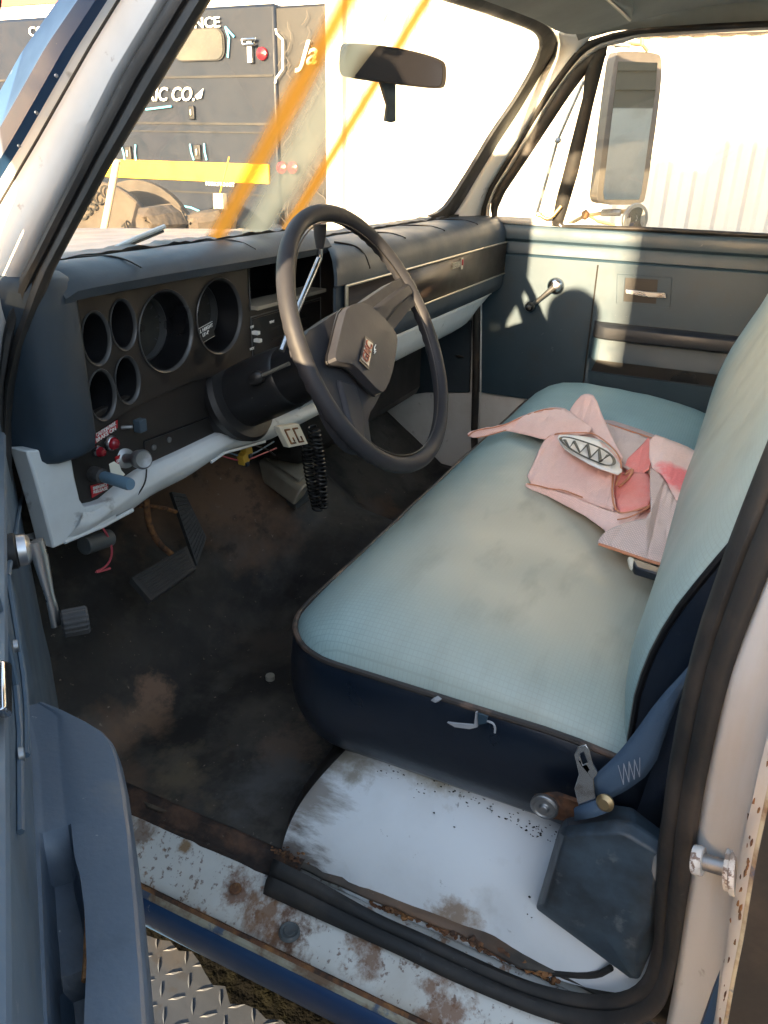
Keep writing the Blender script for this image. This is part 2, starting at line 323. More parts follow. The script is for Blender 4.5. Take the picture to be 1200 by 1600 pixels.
def thing(name, label, cat, loc, group=None):
    o = bpy.data.objects.new(name, None); C.objects.link(o); o.location = loc; o.empty_display_size = .2
    o['label'] = label; o['category'] = cat
    if group: o['group'] = group
    return o
def tag(o, label, cat, group=None):
    o['label'] = label; o['category'] = cat
    if group: o['group'] = group
    return o
def text(name, s, o, xd, yd, size, mat, parent=None, ext=.0004, align='CENTER', shear=0, label=None, width=None):
    cu = bpy.data.curves.new(name, 'FONT'); cu.body = s; cu.size = size; cu.align_x = align; cu.align_y = 'CENTER'
    cu.extrude = ext; cu.shear = shear; cu.resolution_u = 3; cu.offset = size * .012
    t = bpy.data.objects.new(name + '_tmp', cu); C.objects.link(t)
    bpy.context.view_layer.update()
    me = bpy.data.meshes.new_from_object(t.evaluated_get(bpy.context.evaluated_depsgraph_get()))
    bpy.data.objects.remove(t)
    X = V(xd).normalized(); Z = X.cross(V(yd)).normalized(); Y = Z.cross(X)
    kx = 1
    if width:
        ws = [v.co.x for v in me.vertices]; kx = width / max(1e-6, max(ws) - min(ws))
    for v in me.vertices: v.co = V(o) + X * v.co.x * kx + Y * v.co.y + Z * v.co.z
    me.materials.clear(); me.materials.append(mat)
    ob = bpy.data.objects.new(name, me); C.objects.link(ob)
    if parent is not None: ob.parent = parent; ob.matrix_parent_inverse = PINV(parent)
    if label: ob['label'] = label
    return ob
def circle(c, a, b, r, n=36): return [V(c) + V(a) * r * math.cos(2 * math.pi * k / n) + V(b) * r * math.sin(2 * math.pi * k / n) for k in range(n)]
def lerp(a, b, t): return a + (b - a) * t
def ip(xs, ys, x):
    if x <= xs[0]: return ys[0]
    for i in range(len(xs) - 1):
        if x <= xs[i + 1]:
            t = (x - xs[i]) / (xs[i + 1] - xs[i]); return lerp(ys[i], ys[i + 1], t)
    return ys[-1]

# ================================================================== SETTING
m_ground = M('dusty_yard_ground', (.17, .145, .115), .95, layers=[((.10, .085, .07), .8, .4, .7, .8), ((.24, .2, .16), 6, .5, .7, .6)], bump=(8, .5, .02))
g = MB(); g.add([(-900, -900, -.6), (900, -900, -.6), (900, 900, -.6), (-900, 900, -.6)], [(0, 1, 2, 3)], m_ground)
g = g.build('ground'); g['kind'] = 'structure'

# ================================================================== THE PICKUP
T = thing('pickup_truck', 'old blue and white pickup truck with its driver door open, seen from beside the cab', 'truck', (.82, .6, -.6))

# ---- floor, firewall, sills, cab steel ------------------------------------------------
def floor_z(x, y):
    z = .022 + max(0, y - .82) * .75
    h = math.exp(-abs((x - .85) / .20) ** 3)
    z += h * (.075 + .10 * max(0, min(1, (y - .5) / .5)))
    z += .004 * noise.noise(V((x * 6, y * 6, 0))) + .002 * noise.noise(V((x * 21, y * 21, 3)))
    return z
fb = MB()
def floor_edge(y): return .045 + .012 * noise.noise(V((y * 14, 1, 0))) + .006 * noise.noise(V((y * 50, 4, 0)))
NX, NY = 70, 60
rows = []
for j in range(NY + 1):
    y = -.1 + 1.32 * j / NY; r = []
    for i in range(NX + 1):
        x = lerp(floor_edge(y), 1.62, (i / NX) ** 1.2); r.append(V((x, y, floor_z(x, y))))
    rows.append(r)
fb.loft(rows, m_mat)
fb.build('floor_mat', T, 'worn black rubber floor mat stained with dirt and rust', solid=.005, angle=60, soff=-1)
cb = MB()
cb.box((.82, .4, -.03), (1.62, 1.5, .04), m_rust)                 # floor pan under the mat
cb.box((.82, 1.24, .36), (1.66, .03, .72), m_bezel)                # firewall
cb.build('floor_pan', T)

# sill: sloping rusty plate between the mat and the outer lip
sb = MB()
prof = [(.075, .012), (.055, .000), (.045, .010), (.02, .012), (-.03, -.014), (-.046, -.022)]
rows = []
for j in range(50):
    y = -.10 + .98 * j / 49
    rows.append([V((x, y, z + .0015 * noise.noise(V((x * 30, y * 30, 0))))) for x, z in prof])
sb.loft(rows, m_sill); sill = sb.build('door_sill', T, 'chipped white door sill blotched with brown rust', solid=.003, angle=50)
gt = MB(); rows = []
for j in range(90):
    y = .42 + .46 * j / 89; k = noise.noise(V((y * 30, 0, 2))) * .003
    rows.append([V((x + k, y, z + .0015 * noise.noise(V((x * 90, y * 60, 1))))) for x, z in [(.062, .024), (.054, .032), (.046, .031), (.041, .020), (.034, .014), (.026, .0165), (.022, .0125)]])
gt.loft(rows, m_gutter); gt.build('sill_gutter', sill, 'dark rusted gutter between the floor mat and the white sill', solid=.002, angle=60)
lb = MB()
rows = []
for j in range(60):
    y = -.10 + 1.0 * j / 59
    rows.append([V((x, y, z)) for x, z in [(-.0465, -.0215), (-.050, -.019 + .001 * noise.noise(V((0, y * 40, 0)))), (-.053, -.024)]])
lb.loft(rows, m_rust)
rows = []
for j in range(60):
    y = -.10 + 1.0 * j / 59
    rows.append([V((x, y, z)) for x, z in [(-.053, -.024), (-.0575, -.027), (-.059, -.032)]])
lb.loft(rows, m_cream_edge)  # cream highlight along the lip, put in as colour, with rust wear
lb.build('sill_lip', sill, 'rust brown lip with a worn, painted cream highlight along the sill edge')
rb = MB(); pr = [(-.059, -.032), (-.065, -.040), (-.067, -.052), (-.064, -.075), (-.05, -.11), (-.01, -.15)]
rb.loft([[V((x, y, z)) for x, z in pr] for y in [-.9 + .1 * k for k in range(19)]], m_blue_paint)
rb.build('rocker_panel', T, 'scratched dark blue rocker panel below the sill', solid=.002)
# screws and plug in the sill
pg = MB(); c = PZ(452, 1455, -.006); pg.lathe(c, (0, 0, 1), [(.0, .0005), (.009, .001), (.0125, .0025), (.014, .001), (.015, -.003)], m_conn, 24)
pg.tube([c + V((.007 * math.cos(a), .007 * math.sin(a), .0012)) for a in [rad(k) for k in range(60, 300, 20)]], .0012, m_conn, 6)
pg.build('sill_plug', sill, 'grey round plug pressed in the sill')
pg = MB(); c = PZ(368, 1388, .003); pg.lathe(c, (0, 0, 1), [(.009, -.002), (.008, .002), (.003, .003), (.0, .001)], m_rust, 16)
pg.build('screw', sill, 'rusted screw in the sill')

# seat riser (painted steel hump under the seat)
top = smooth([PX(u, v, .155) for u, v in [(540, 1172), (620, 1195), (700, 1222), (800, 1250), (900, 1285), (1000, 1330), (1060, 1350)]], 1)
bot = smooth([PX(u, v, .05) for u, v in [(436, 1340), (500, 1372), (590, 1420), (700, 1470), (800, 1512), (930, 1545), (1040, 1560)]], 1)
n = 40; top = resamp(top, n); bot = resamp(bot, n)
rows = []
for k in range(15):
    t = k / 14; r = []
    for i in range(n):
        a, b = top[i], bot[i]
        p = a.lerp(b, t)
        bul = math.sin(math.pi * t) * .018
        p = p + V((-bul, 0, bul * .6))
        if i < 6: p.y += math.sin(math.pi * t) * .010 * (1 - i / 6)
        f = min(1, i / 5)
        p.x += .004 * noise.noise(V((p.y * 9, p.z * 14, 2))) * f + .008 * math.exp(-((p.y - .15) / .03) ** 2) * math.exp(-((t - .75) / .2) ** 2)
        if t > .6 and i < 10: p.x += .003 * math.sin(i * 1.9 + t * 8) * (t - .6) / .4
        r.append(p)
    rows.append(r)
rs = MB(); rs.loft(rows, m_riser)
fr = [[r[0], r[0] + V((.03, .012, 0)), r[0] + V((.5, .02, 0)), r[0] + V((1.35, .02, 0))] for r in rows]
rs.loft(fr, m_bezel)
rs.loft([[p for p in top], [p + V((1.3, 0, .0)) for p in top]], m_bezel)
riser = rs.build('seat_riser', T, 'white painted steel riser under the seat, scuffed and gritty', angle=50)
gr = MB()      # grit and rust crust
for i in range(150):
    t = random.random(); u = lerp(575, 880, t) + random.uniform(-6, 6); v = lerp(1412, 1540, t) + random.uniform(-5, 4) - 8 * math.sin(t * 3.1)
    p = PX(u, v, .047); gr.blob(p, random.uniform(.0015, .0045) * (1.3 if .5 < t < .85 else 1), m_rust, (1, 1.3, .8), .5)
for i in range(60):
    u = random.gauss(450, 14); v = 1335 + (u - 440) * .3 + random.gauss(0, 7); gr.blob(PX(u, v, .045), random.uniform(.001, .003), m_rust, (1, 1.4, .6), .5)
gr.build('rust_crust', riser, 'flaking rust crust along the bottom of the riser', kind='stuff')
gr = MB()
for i in range(120):
    k = random.choice([0, 0, 0, 1, 1, 1, 1, 2]); t = random.random()
    if k == 0: u, v = lerp(585, 760, t) + random.gauss(0, 4), lerp(1198, 1255, t) + random.gauss(0, 7)
    elif k == 1: u, v = lerp(760, 880, t), lerp(1262, 1312, t) + random.gauss(0, 8)
    else: u, v = random.uniform(560, 850), random.uniform(1230, 1480)
    i0 = min(n - 1, max(0, int((u - 500) / 540 * n)))
    d = ray(u, v)
    # nearest crossing with the riser sheet
    best = None
    for r in rows:
        for p in r[::2]:
            q = p - CAM; tt = q.dot(d) / d.dot(d); e = (q - d * tt).length
            if best is None or e < best[0]: best = (e, p, tt)
    pt = CAM + d * best[2] * .998
    if best[0] < .02: gr.blob(pt, random.uniform(.0004, .0013), m_bezel, (1, 1.5, .6), .5)
gr.build('grit', riser, 'dark grit lying on the white riser', kind='stuff')

# passenger side cowl/kick panel, white lower with blue cover
kb = MB()
kb.prism([PX(600, 470, 1.655), PX(752, 460, 1.655), PX(745, 700, 1.655), PX(700, 740, 1.655), PX(560, 600, 1.655), PX(560, 480, 1.655)], (.02, 0, 0), m_white)
kick = kb.build('kick_panel', T, 'white passenger kick panel below the dashboard', bevel=.002)
kb = MB(); kb.prism([PX(600, 500, 1.652), PX(738, 500, 1.652), PX(735, 612, 1.652), PX(668, 612, 1.652), PX(600, 622, 1.652)], (-.012, 0, 0), m_darkblue_fab)
kb.blob(PX(718, 557, 1.635), .011, m_bezel, (.5, 1.6, .6), .2)
kb.build('kick_cover', kick, 'dark blue moulded cover on the kick panel', bevel=.006)
kb = MB()
kb.tube(smooth([PX(745, 462, 1.63), PX(744, 540, 1.63), PX(743, 620, 1.63), PX(741, 675, 1.63), PX(742, 720, 1.63)], 1), .011, m_black, 10)
kb.tube([PX(752, 470, 1.64), PX(751, 600, 1.64), PX(750, 670, 1.64)], .0025, m_white, 8)
kb.build('door_weatherstrip', T, 'black rubber weatherstrip at the front of the passenger door')

# ---- door opening seal (driver) --------------------------------------------------------
outer = [(412, 1396), (512, 1442), (629, 1494), (700, 1530), (825, 1583), (900, 1606), (975, 1612), (1030, 1590), (1055, 1530), (1080, 1366), (1101, 1225), (1140, 1051), (1200, 897), (1290, 700)]
inner = [(429, 1346), (504, 1383), (587, 1433), (692, 1478), (783, 1523), (867, 1552), (945, 1562), (1000, 1545), (1022, 1490), (1034, 1400), (1044, 1272), (1087, 1023), (1148, 850), (1232, 640)]
O = resamp(smooth([PX(u, v, -.002) for u, v in outer], 2), 90); I = resamp(smooth([PX(u, v, .034) for u, v in inner], 2), 90)
prof = [(0, 0), (.10, .006), (.25, .0095), (.40, .0085), (.46, .003), (.52, .0025), (.58, .009), (.74, .012), (.9, .010), (.98, .004), (1, -.006)]
rows = []
for t, h in prof:
    r = []
    for i, (a, b) in enumerate(zip(O, I)):
        f = max(0, min(1, (i - 40) / 14))
        nn = V((0, 0, 1)).lerp(V((-.6, .8, 0)), f).normalized()
        hh = h * (1 + .12 * noise.noise(V((i * .2, t * 3, 0))))
        r.append(a.lerp(b, t) + nn * hh)
    rows.append(r)
ws = MB(); ws.loft(rows, m_black)
ws.build('door_weatherstrip', T, 'ribbed black rubber weatherstrip running along the sill and up the rear pillar', solid=.003, angle=50)
# thin black gutter curving behind the seal
gb = MB(); gb.tube(smooth([PX(u, v, .052) for u, v in [(760, 1508), (860, 1520), (930, 1526), (955, 1512)]], 2), .004, m_black, 8)
gb.build('wiring_channel', T, 'thin black channel curving over the rear of the sill')

# rear pillar jamb
c0 = [(975, 1600), (1040, 1612), (1051, 1553), (1080, 1366), (1101, 1225), (1140, 1051), (1200, 897), (1290, 700)]
c1 = [(1090, 1700), (1124, 1600), (1132, 1520), (1141, 1436), (1165, 1300), (1200, 1150), (1250, 980), (1350, 760)]
c2 = [(1100, 1700), (1131, 1600), (1143, 1530), (1157, 1460), (1176, 1342), (1203, 1215), (1262, 1000), (1370, 770)]
A0 = resamp([PX(u, v, .0) for u, v in c0], 40); A1 = resamp([PX(u, v, -.046) for u, v in c1], 40); A2 = resamp([PX(u, v, -.060) for u, v in c2], 40)
jb = MB(); rows = [A0]
for k in range(1, 8):
    t = k / 8; rows.append([a.lerp(b, t) + V((0, -.006 * math.sin(math.pi * t), 0)) + V((0, .0015, 0)) * noise.noise(V((i * .2, k * .5, 0))) for i, (a, b) in enumerate(zip(A0, A1))])
rows.append(A1); jb.loft(rows, m_jamb)
jb.loft([A1, [a.lerp(b, .5) + V((0, .004, 0)) for a, b in zip(A1, A2)], A2], m_jamb)
A3 = [p + V((-.0015, -.003, 0)) for p in A2]; A4 = [p + V((-.004, -.035, 0)) for p in A2]
jb.loft([A2, A3], m_cream_edge)
pillar = jb.build('rear_door_pillar', T, 'white painted rear door pillar with rust along its outer edge', solid=.002, angle=50)
jb = MB(); jb.loft([A3, A4], m_black); jb.loft([A4, [p + V((-.01, -.10, 0)) for p in A4], [p + V((-.012, -.7, 0)) for p in A4]], m_blue_paint)
jb.build('cab_corner', T, 'dark blue painted cab corner behind the door opening')
# rust scabs down the pillar edge
rb = MB()
for i in range(45):
    k = random.uniform(6, 30); a = A2[int(k)].lerp(A2[int(k) + 1], k % 1); b = A1[int(k)]
    rb.blob(a.lerp(b, random.random() ** 2 * .8) + V((0, .003, 0)), random.uniform(.001, .0028), m_rust, (1, .5, 2.0), .5)
rb.build('rust_crust', pillar, 'rust scabs along the pillar edge', kind='stuff')
# striker
st = MB(); p0 = PX(1140, 1358, -.034); p1 = PX(1094, 1345, -.030); ax = (p1 - p0).normalized()
st.lathe(p0, ax, [(.0, -.008), (.022, -.008), (.022, -.003), (.019, -.002), (.019, .002), (.012, .003)], m_chip, 24)
st.lathe(p0, ax, [(.008, 0), (.0075, (p1 - p0).length - .004), (.0075, (p1 - p0).length)], m_steel, 20)
st.lathe(p1, ax, [(.0125, -.003), (.0135, 0), (.013, .006), (.006, .007), (.0, .007)], m_chip, 20)
st.build('striker_bolt', pillar, 'door latch striker bolt with chipped white paint', angle=30)

# ---- cab shell: rear wall, roof, passenger rear quarter ----------------------------------
sh = MB()
yb = -.33
wall = [(-.03, yb, -.1), (1.68, yb, -.1), (1.68, yb, .8), (1.55, yb, 1.22), (1.45, yb, 1.30), (.2, yb, 1.30), (.10, yb, 1.22), (-.03, yb, .8)]
hole = [(.24, yb, .86), (1.41, yb, .86), (1.36, yb, 1.19), (.29, yb, 1.19)]
sh.prism(wall, (0, -.02, 0), m_white, [hole]); sh.build('rear_cab_wall', T, 'white rear cab wall with a wide window opening')
gl = MB(); gl.prism(hole, (0, -.004, 0), m_glass); gl.build('rear_window', T)
sh = MB()      # roof: curved sheet
rows = []
for k in range(21):
    t = k / 20; x = lerp(.14, 1.46, t); e = min(t, 1 - t); z = 1.315 - .03 * max(0, 1 - e / .12) ** 2
    rows.append([V((x, y, z - (.05 * ((y - .1) / .35) ** 2 if y > .1 else 0))) for y in [-.35, -.2, 0, .1, .2, .3, .38, .44, .49]])
sh.loft(rows, m_headliner)
roof = sh.build('roof', T, 'grey green headliner under the cab roof', solid=.02, soff=-1)
# driver side quarter above the belt behind the door
sh = MB(); sh.prism([(-.02, -.34, -.1), (-.02, -.10, -.1), (-.02, -.10, .8), (.105, -.13, 1.22), (.105, -.34, 1.22), (-.02, -.34, .8)], (-.02, 0, 0), m_blue_paint)
sh.build('cab_side_panel', T)
sh = MB(); sh.prism([(1.66, -.34, -.1), (1.66, -.30, -.1), (1.66, -.30, .8), (1.54, -.30, 1.24), (1.54, -.34, 1.24), (1.66, -.34, .8)], (.02, 0, 0), m_blue_paint)
sh.build('cab_side_panel', T)

# ---- driver windscreen pillar -----------------------------------------------------------
pl = MB()
blackR = [(345, -30), (327, 0), (260, 110), (170, 260), (121, 350), (83, 421), (62, 475), (37, 537), (20, 600), (14, 660), (16, 760)]
blackL = [(282, -30), (262, 0), (190, 120), (120, 262), (75, 350), (48, 405), (25, 446), (6, 520), (-2, 600), (0, 660), (6, 760)]
seam = [(206, -30), (186, 0), (140, 75), (55, 225), (0, 318), (-40, 385), (-70, 440), (-90, 500), (-100, 600), (-100, 660)]
blueR = [(195, -30), (176, 0), (128, 75), (42, 225), (-15, 318), (-60, 385), (-90, 440), (-110, 500), (-120, 600), (-120, 660)]
blueL = [(140, -30), (118, 0), (65, 75), (0, 190), (-80, 318), (-120, 385), (-150, 440), (-170, 500), (-180, 600), (-180, 660)]
N = 40
bR = resamp([PDs(u, v, .012) for u, v in blackR], N); bL = resamp([PDs(u, v, 0) for u, v in blackL], N)
sm = resamp([PDs(u, v, -.012) for u, v in seam], N); uR = resamp([PDs(u - 8, v, -.020) for u, v in blueR], N); uL = resamp([PDs(u, v, -.03) for u, v in blueL], N)
pl.loft([bL, [a.lerp(b, .2) + V((-.005, -.004, 0)) for a, b in zip(bL, sm)], [a.lerp(b, .45) + V((-.003, -.001, 0)) for a, b in zip(bL, sm)], [a.lerp(b, .8) + V((-.001, -.0, 0)) for a, b in zip(bL, sm)], sm], m_jamb)
pillarA = pl.build('windscreen_pillar', T, 'grey white windscreen pillar on the driver side', solid=.003, angle=50)
pb = MB(); pb.loft([sm, [a.lerp(b, .5) + V((-.001, .002, 0)) for a, b in zip(sm, uR)], uR], m_white)  # white strip paints the highlight beside the seam
pb.loft([uR, [a.lerp(b, .25) + V((-.008, -.004, 0)) for a, b in zip(uR, uL)], [a.lerp(b, .7) + V((-.010, -.002, 0)) for a, b in zip(uR, uL)], uL, [p + V((.02, .05, 0)) for p in uL]], m_blue_paint)
pb.build('pillar_skin', pillarA, 'glossy dark blue outer skin of the windscreen pillar with a painted white highlight')
pb = MB(); pb.tube([p + V((-.001, -.001, 0)) for p in sm], .0018, m_black, 6)
pb.build('pillar_seam', pillarA)
for u, v in [(88, 118), (57, 176), (30, 228)]:
    rv = MB(); p = PDs(u, v, -.027); rv.blob(p, .0022, m_steel, (1, 1, 1), .1); rv.build('rivet', pillarA)
pb = MB(); rows = []
for t, h in [(0, -.004), (.06, .006), (.2, .010), (.38, .009), (.46, .003), (.55, .004), (.62, .010), (.8, .013), (.95, .008), (1, -.006)]:
    rows.append([a.lerp(b, t) + V((-.8, -.6, 0)) * h for a, b in zip(bL, bR)])
rows.append([p + V((.02, .03, .0)) for p in bR]); rows.append([p + V((.03, .09, .0)) for p in bR])
pb.loft(rows, m_black)
pb.build('pillar_weatherstrip', T, 'wide black rubber weatherstrip along the driver windscreen pillar', solid=.002, angle=50)

# ---- windscreen --------------------------------------------------------------------------
inn = [(672, 338), (690, 330), (703, 317), (741, 257), (773, 203), (799, 168), (829, 119), (846, 84), (850, 66), (843, 50), (820, 40), (762, 19), (701, 0), (600, -34), (400, -100)]
out = [(690, 350), (710, 338), (724, 316), (750, 271), (781, 221), (812, 174), (844, 121), (866, 87), (872, 66), (865, 46), (836, 24), (775, 2), (706, -20), (605, -54), (400, -120)]
a = resamp(smooth([PW(u, v, .0) for u, v in inn], 2), 60); b = resamp(smooth([PW(u, v, .004) for u, v in out], 2), 60)
wm = MB(); wm.loft([[p + V((0, .01, 0)) for p in a], a, [p.lerp(q, .3) + V((0, -.004, 0)) for p, q in zip(a, b)], [p.lerp(q, .75) + V((0, -.005, 0)) for p, q in zip(a, b)], b], m_black)
windshield = MB()
def wsp(x, z): return V((x, .80 - .5875 * (z - .81), z))
windshield.prism([wsp(.02, .76), wsp(1.66, .76), wsp(1.50, 1.27), wsp(.15, 1.27)], (0, .005, 0), m_ws)
windshield = windshield.build('windscreen', T, 'dusty windscreen glass')
wm.build('windscreen_seal', windshield, 'black rubber seal around the windscreen', solid=.002, angle=50)
# windscreen reflections and haze, drawn as translucent films inside the glass
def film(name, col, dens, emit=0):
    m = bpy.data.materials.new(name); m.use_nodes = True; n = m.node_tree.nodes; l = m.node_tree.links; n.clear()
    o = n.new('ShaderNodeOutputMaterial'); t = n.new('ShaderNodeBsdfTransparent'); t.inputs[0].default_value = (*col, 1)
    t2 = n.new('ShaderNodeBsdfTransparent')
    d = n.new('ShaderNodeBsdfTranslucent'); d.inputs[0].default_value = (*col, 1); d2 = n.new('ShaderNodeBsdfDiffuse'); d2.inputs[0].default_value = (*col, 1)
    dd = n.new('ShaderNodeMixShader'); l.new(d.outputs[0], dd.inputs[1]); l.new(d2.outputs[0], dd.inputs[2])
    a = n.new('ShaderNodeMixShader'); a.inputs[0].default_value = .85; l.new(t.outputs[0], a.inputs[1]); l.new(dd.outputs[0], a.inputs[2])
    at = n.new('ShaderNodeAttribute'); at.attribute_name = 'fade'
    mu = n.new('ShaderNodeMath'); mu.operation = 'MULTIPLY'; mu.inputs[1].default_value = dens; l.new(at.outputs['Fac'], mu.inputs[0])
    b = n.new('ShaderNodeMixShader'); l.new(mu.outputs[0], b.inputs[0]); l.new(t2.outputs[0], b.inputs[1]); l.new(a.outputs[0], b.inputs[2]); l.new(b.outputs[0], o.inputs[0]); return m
m_amber = film('amber_reflection_film', (.85, .36, .05), 1.0); m_haze = film('milky_reflection_film', (.80, .72, .50), .7)
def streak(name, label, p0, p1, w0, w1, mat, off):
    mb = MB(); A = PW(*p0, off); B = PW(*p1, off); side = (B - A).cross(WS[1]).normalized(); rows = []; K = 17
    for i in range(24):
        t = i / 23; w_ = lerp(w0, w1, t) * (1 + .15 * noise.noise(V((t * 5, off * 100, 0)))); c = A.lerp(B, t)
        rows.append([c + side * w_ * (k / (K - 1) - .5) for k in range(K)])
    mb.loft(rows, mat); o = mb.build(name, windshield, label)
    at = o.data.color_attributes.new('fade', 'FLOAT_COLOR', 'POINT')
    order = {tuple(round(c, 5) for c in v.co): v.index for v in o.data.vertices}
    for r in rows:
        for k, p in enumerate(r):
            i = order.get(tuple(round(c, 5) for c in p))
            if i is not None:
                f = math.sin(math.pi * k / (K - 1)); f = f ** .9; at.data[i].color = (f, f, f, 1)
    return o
streak('amber_reflection', 'broad orange reflection drawn on the windscreen left of the mirror', (560, -30), (338, 372), .090, .070, m_amber, .004)
streak('amber_reflection', 'thin orange reflection drawn on the windscreen passing behind the mirror', (672, -10), (448, 360), .074, .062, m_amber, .006)
streak('milky_reflection', 'milky reflection haze drawn on the windscreen between the orange ones', (620, -20), (395, 370), .17, .12, m_haze, .002)
streak('grey_reflection', 'small grey reflection drawn high on the windscreen', (617, 4), (599, 34), .006, .006, m_haze, .008)
streak('grey_reflection', 'small grey reflection drawn near the thin orange one', (647, 10), (629, 40), .006, .006, m_haze, .008)

# passenger windscreen pillar
pa = [(869, 50), (872, 66), (866, 87), (844, 121), (812, 174), (781, 221), (750, 271), (724, 316), (700, 352)]
pb_ = [(925, 50), (916, 63), (895, 86), (874, 114), (843, 159), (811, 215), (780, 261), (759, 296), (748, 330), (748, 356)]
a = resamp([PW(u - 2, v, .006) for u, v in pa], 30); b = resamp([PS(u + 3, v, .012) for u, v in pb_], 30)
pp = MB(); pp.loft([a, [p.lerp(q, .25) + V((-.008, -.006, 0)) for p, q in zip(a, b)], [p.lerp(q, .7) + V((-.008, -.006, 0)) for p, q in zip(a, b)], b], m_white)
pp.build('windscreen_pillar', T, 'slim white windscreen pillar on the passenger side', solid=.003)
# header over windscreen and side rail above the passenger window
hd = MB()
hd.loft([[wsp(x, 1.243) + V((0, -.012, 0)) for x in (.12, .8, 1.50)], [wsp(x, 1.275) + V((0, -.03, 0)) for x in (.12, .8, 1.50)], [V((x, .44, 1.285)) for x in (.12, .8, 1.48)]], m_headliner)
ed = [(880, 62), (900, 72), (916, 60), (960, 48), (1000, 44), (1100, 37), (1200, 32), (1400, 20)]
e = resamp([PS(u, v, .012) for u, v in ed], 30)
hd.loft([e, [V((p.x - .02, p.y + .01, p.z + .035)) for p in e], [V((p.x - .08, p.y, 1.29)) for p in e]], m_headliner)
hd.build('roof_rail', T, 'painted metal rail around the edge of the headliner', solid=.004)
# sun visor
vz = lambda u, v: PP(u, v, (0, .5, 1.20), (0, .27, 1))
vs = smooth([vz(700, -60), vz(985, 8), vz(990, 32), vz(962, 42), vz(905, 55), vz(872, 52), vz(846, 36), vz(800, 18), vz(755, 2), vz(700, -20)], 1, True)
vb = MB(); vb.prism(vs, (0, 0, .018), m_headliner)
visor = vb.build('sun_visor', T, 'folded grey passenger sun visor', bevel=.006)
vb = MB(); vb.tube([vz(942, -12) + V((0, 0, -.004)), vz(985, 28) + V((0, 0, -.004))], .003, m_alu, 8); vb.build('visor_rod', visor)

# ---- inside mirror ------------------------------------------------------------------------
mc = CAM + ray(617, 103) * .00105; mn = V((-.55, -.82, -.12)).normalized()
mo = smooth([PP(u, v, mc, mn) for u, v in [(541, 74), (548, 67), (600, 71), (650, 80), (692, 93), (698, 104), (697, 132), (690, 140), (640, 135), (548, 123), (539, 115)]], 2, True)
mr_ = MB(); mr_.prism(mo, -mn * .022, m_dark_trim)
mir = mr_.build('inside_mirror', T, 'dark inside rear view mirror on its bracket', bevel=.004)
cen = sum(mo, V((0, 0, 0))) / len(mo)
mr_ = MB(); mr_.prism([cen + (p - cen) * .90 + mn * .0005 for p in mo], mn * .001, m_mirror_dark); mr_.build('mirror_glass', mir)
mr_ = MB()
q = lambda u, v: PP(u, v, mc - mn * .02, mn)
mr_.prism([q(595, 128), q(619, 131), q(619, 190), q(612, 192), q(603, 190), q(606, 165)], -mn * .010, m_cover); mr_.build('mirror_bracket', mir, bevel=.002)

# ================================================================== DASHBOARD
YB = .745
dash = MB()
# driver hood pad
def hood(x):
    e = max(0, 1 - (x - .0) / .07); d = .030 * e * e
    return [(.95, .800), (.86, .814), (.80, .822), (.76, .826 - d * .4), (.735, .822 - d), (.716, .812 - d * 1.2), (.708, .800 - d * 1.3), (.712, .789 - d * 1.3), (.728, .785 - d * 1.2), (.80, .785 - d * 1.2)]
rows = []
for x in [.040, .06, .1, .2, .3, .4, .5, .6, .64, .665]:
    bulge = .004 * math.sin(x * 9)
    rows.append([V((x, y + bulge * (1 if y < .75 else 0), z)) for y, z in hood(x)])
dash.loft(rows, m_pad_blue)
# driver pad left end
loop = []
for x, y in [(.078, .95), (.078, .75), (.074, .728), (.058, .714), (.03, .710), (.004, .716), (-.010, .735), (-.012, .95)]: loop.append((x, y))
zs = [(.600, .92), (.606, .98), (.62, 1), (.72, 1), (.785, 1), (.803, .985), (.814, .95), (.820, .86), (.823, .70)]
rows = []
for z, k in zs: rows.append([V((.033 + (x - .033) * k, .83 + (y - .83) * k, z)) for x, y in loop])
dash.loft(rows, m_pad_blue, True, True)
# passenger pad
pp_ = [(.95, .785), (.86, .797), (.78, .803), (.72, .802), (.695, .795), (.678, .780), (.670, .758), (.669, .738), (.675, .735), (.675, .648), (.669, .645), (.668, .625), (.674, .606), (.688, .596), (.72, .592), (.80, .59)]
rows = []
def xs_(y): return .612 + min(1, max(0, (y - .668) / .08)) * .085
for x, k in [(0, .97), (.004, 1), (.02, 1), (.8, 1), (.95, 1), (1.1, 1), (1.25, 1), (1.4, 1), (1.55, 1), (1.62, 1), (1.638, .98), (1.645, .93)]:
    rows.append([V((x if x > .5 else xs_(y) + x, .80 + (y - .80) * k, .70 + (z - .70) * (1 - (1 - k) * .35))) for y, z in pp_])
dash.loft(rows, m_pad_blue)
dash = dash.build('dashboard', T, 'blue padded dashboard with black instrument panel and white lower frame', angle=42)

def seam(pts, r=.0016, mat=m_bezel, name='pad_seam', lab=None):
    mb = MB(); mb.tube(smooth(pts, 2), r, mat, 6); return mb.build(name, dash, lab)
H = lambda x, k: V((x, hood(x)[k][0], hood(x)[k][1] + .001))
for x, dx in [(.17, .05), (.43, .05)]:
    seam([H(x - dx, 2), H(x - dx * .2, 3), H(x, 4), H(x + .006, 5) + V((0, -.001, 0))], .0013)
for x in (.95, 1.18, 1.42):
    seam([V((x - .10, .86, .799)), V((x - .05, .78, .8045)), V((x, .72, .8035)), V((x + .012, .69, .793))], .0016)
seam([V((.70, .72, .8035)), V((.735, .695, .797)), V((.745, .678, .781)), V((.748, .669, .755))], .0018)
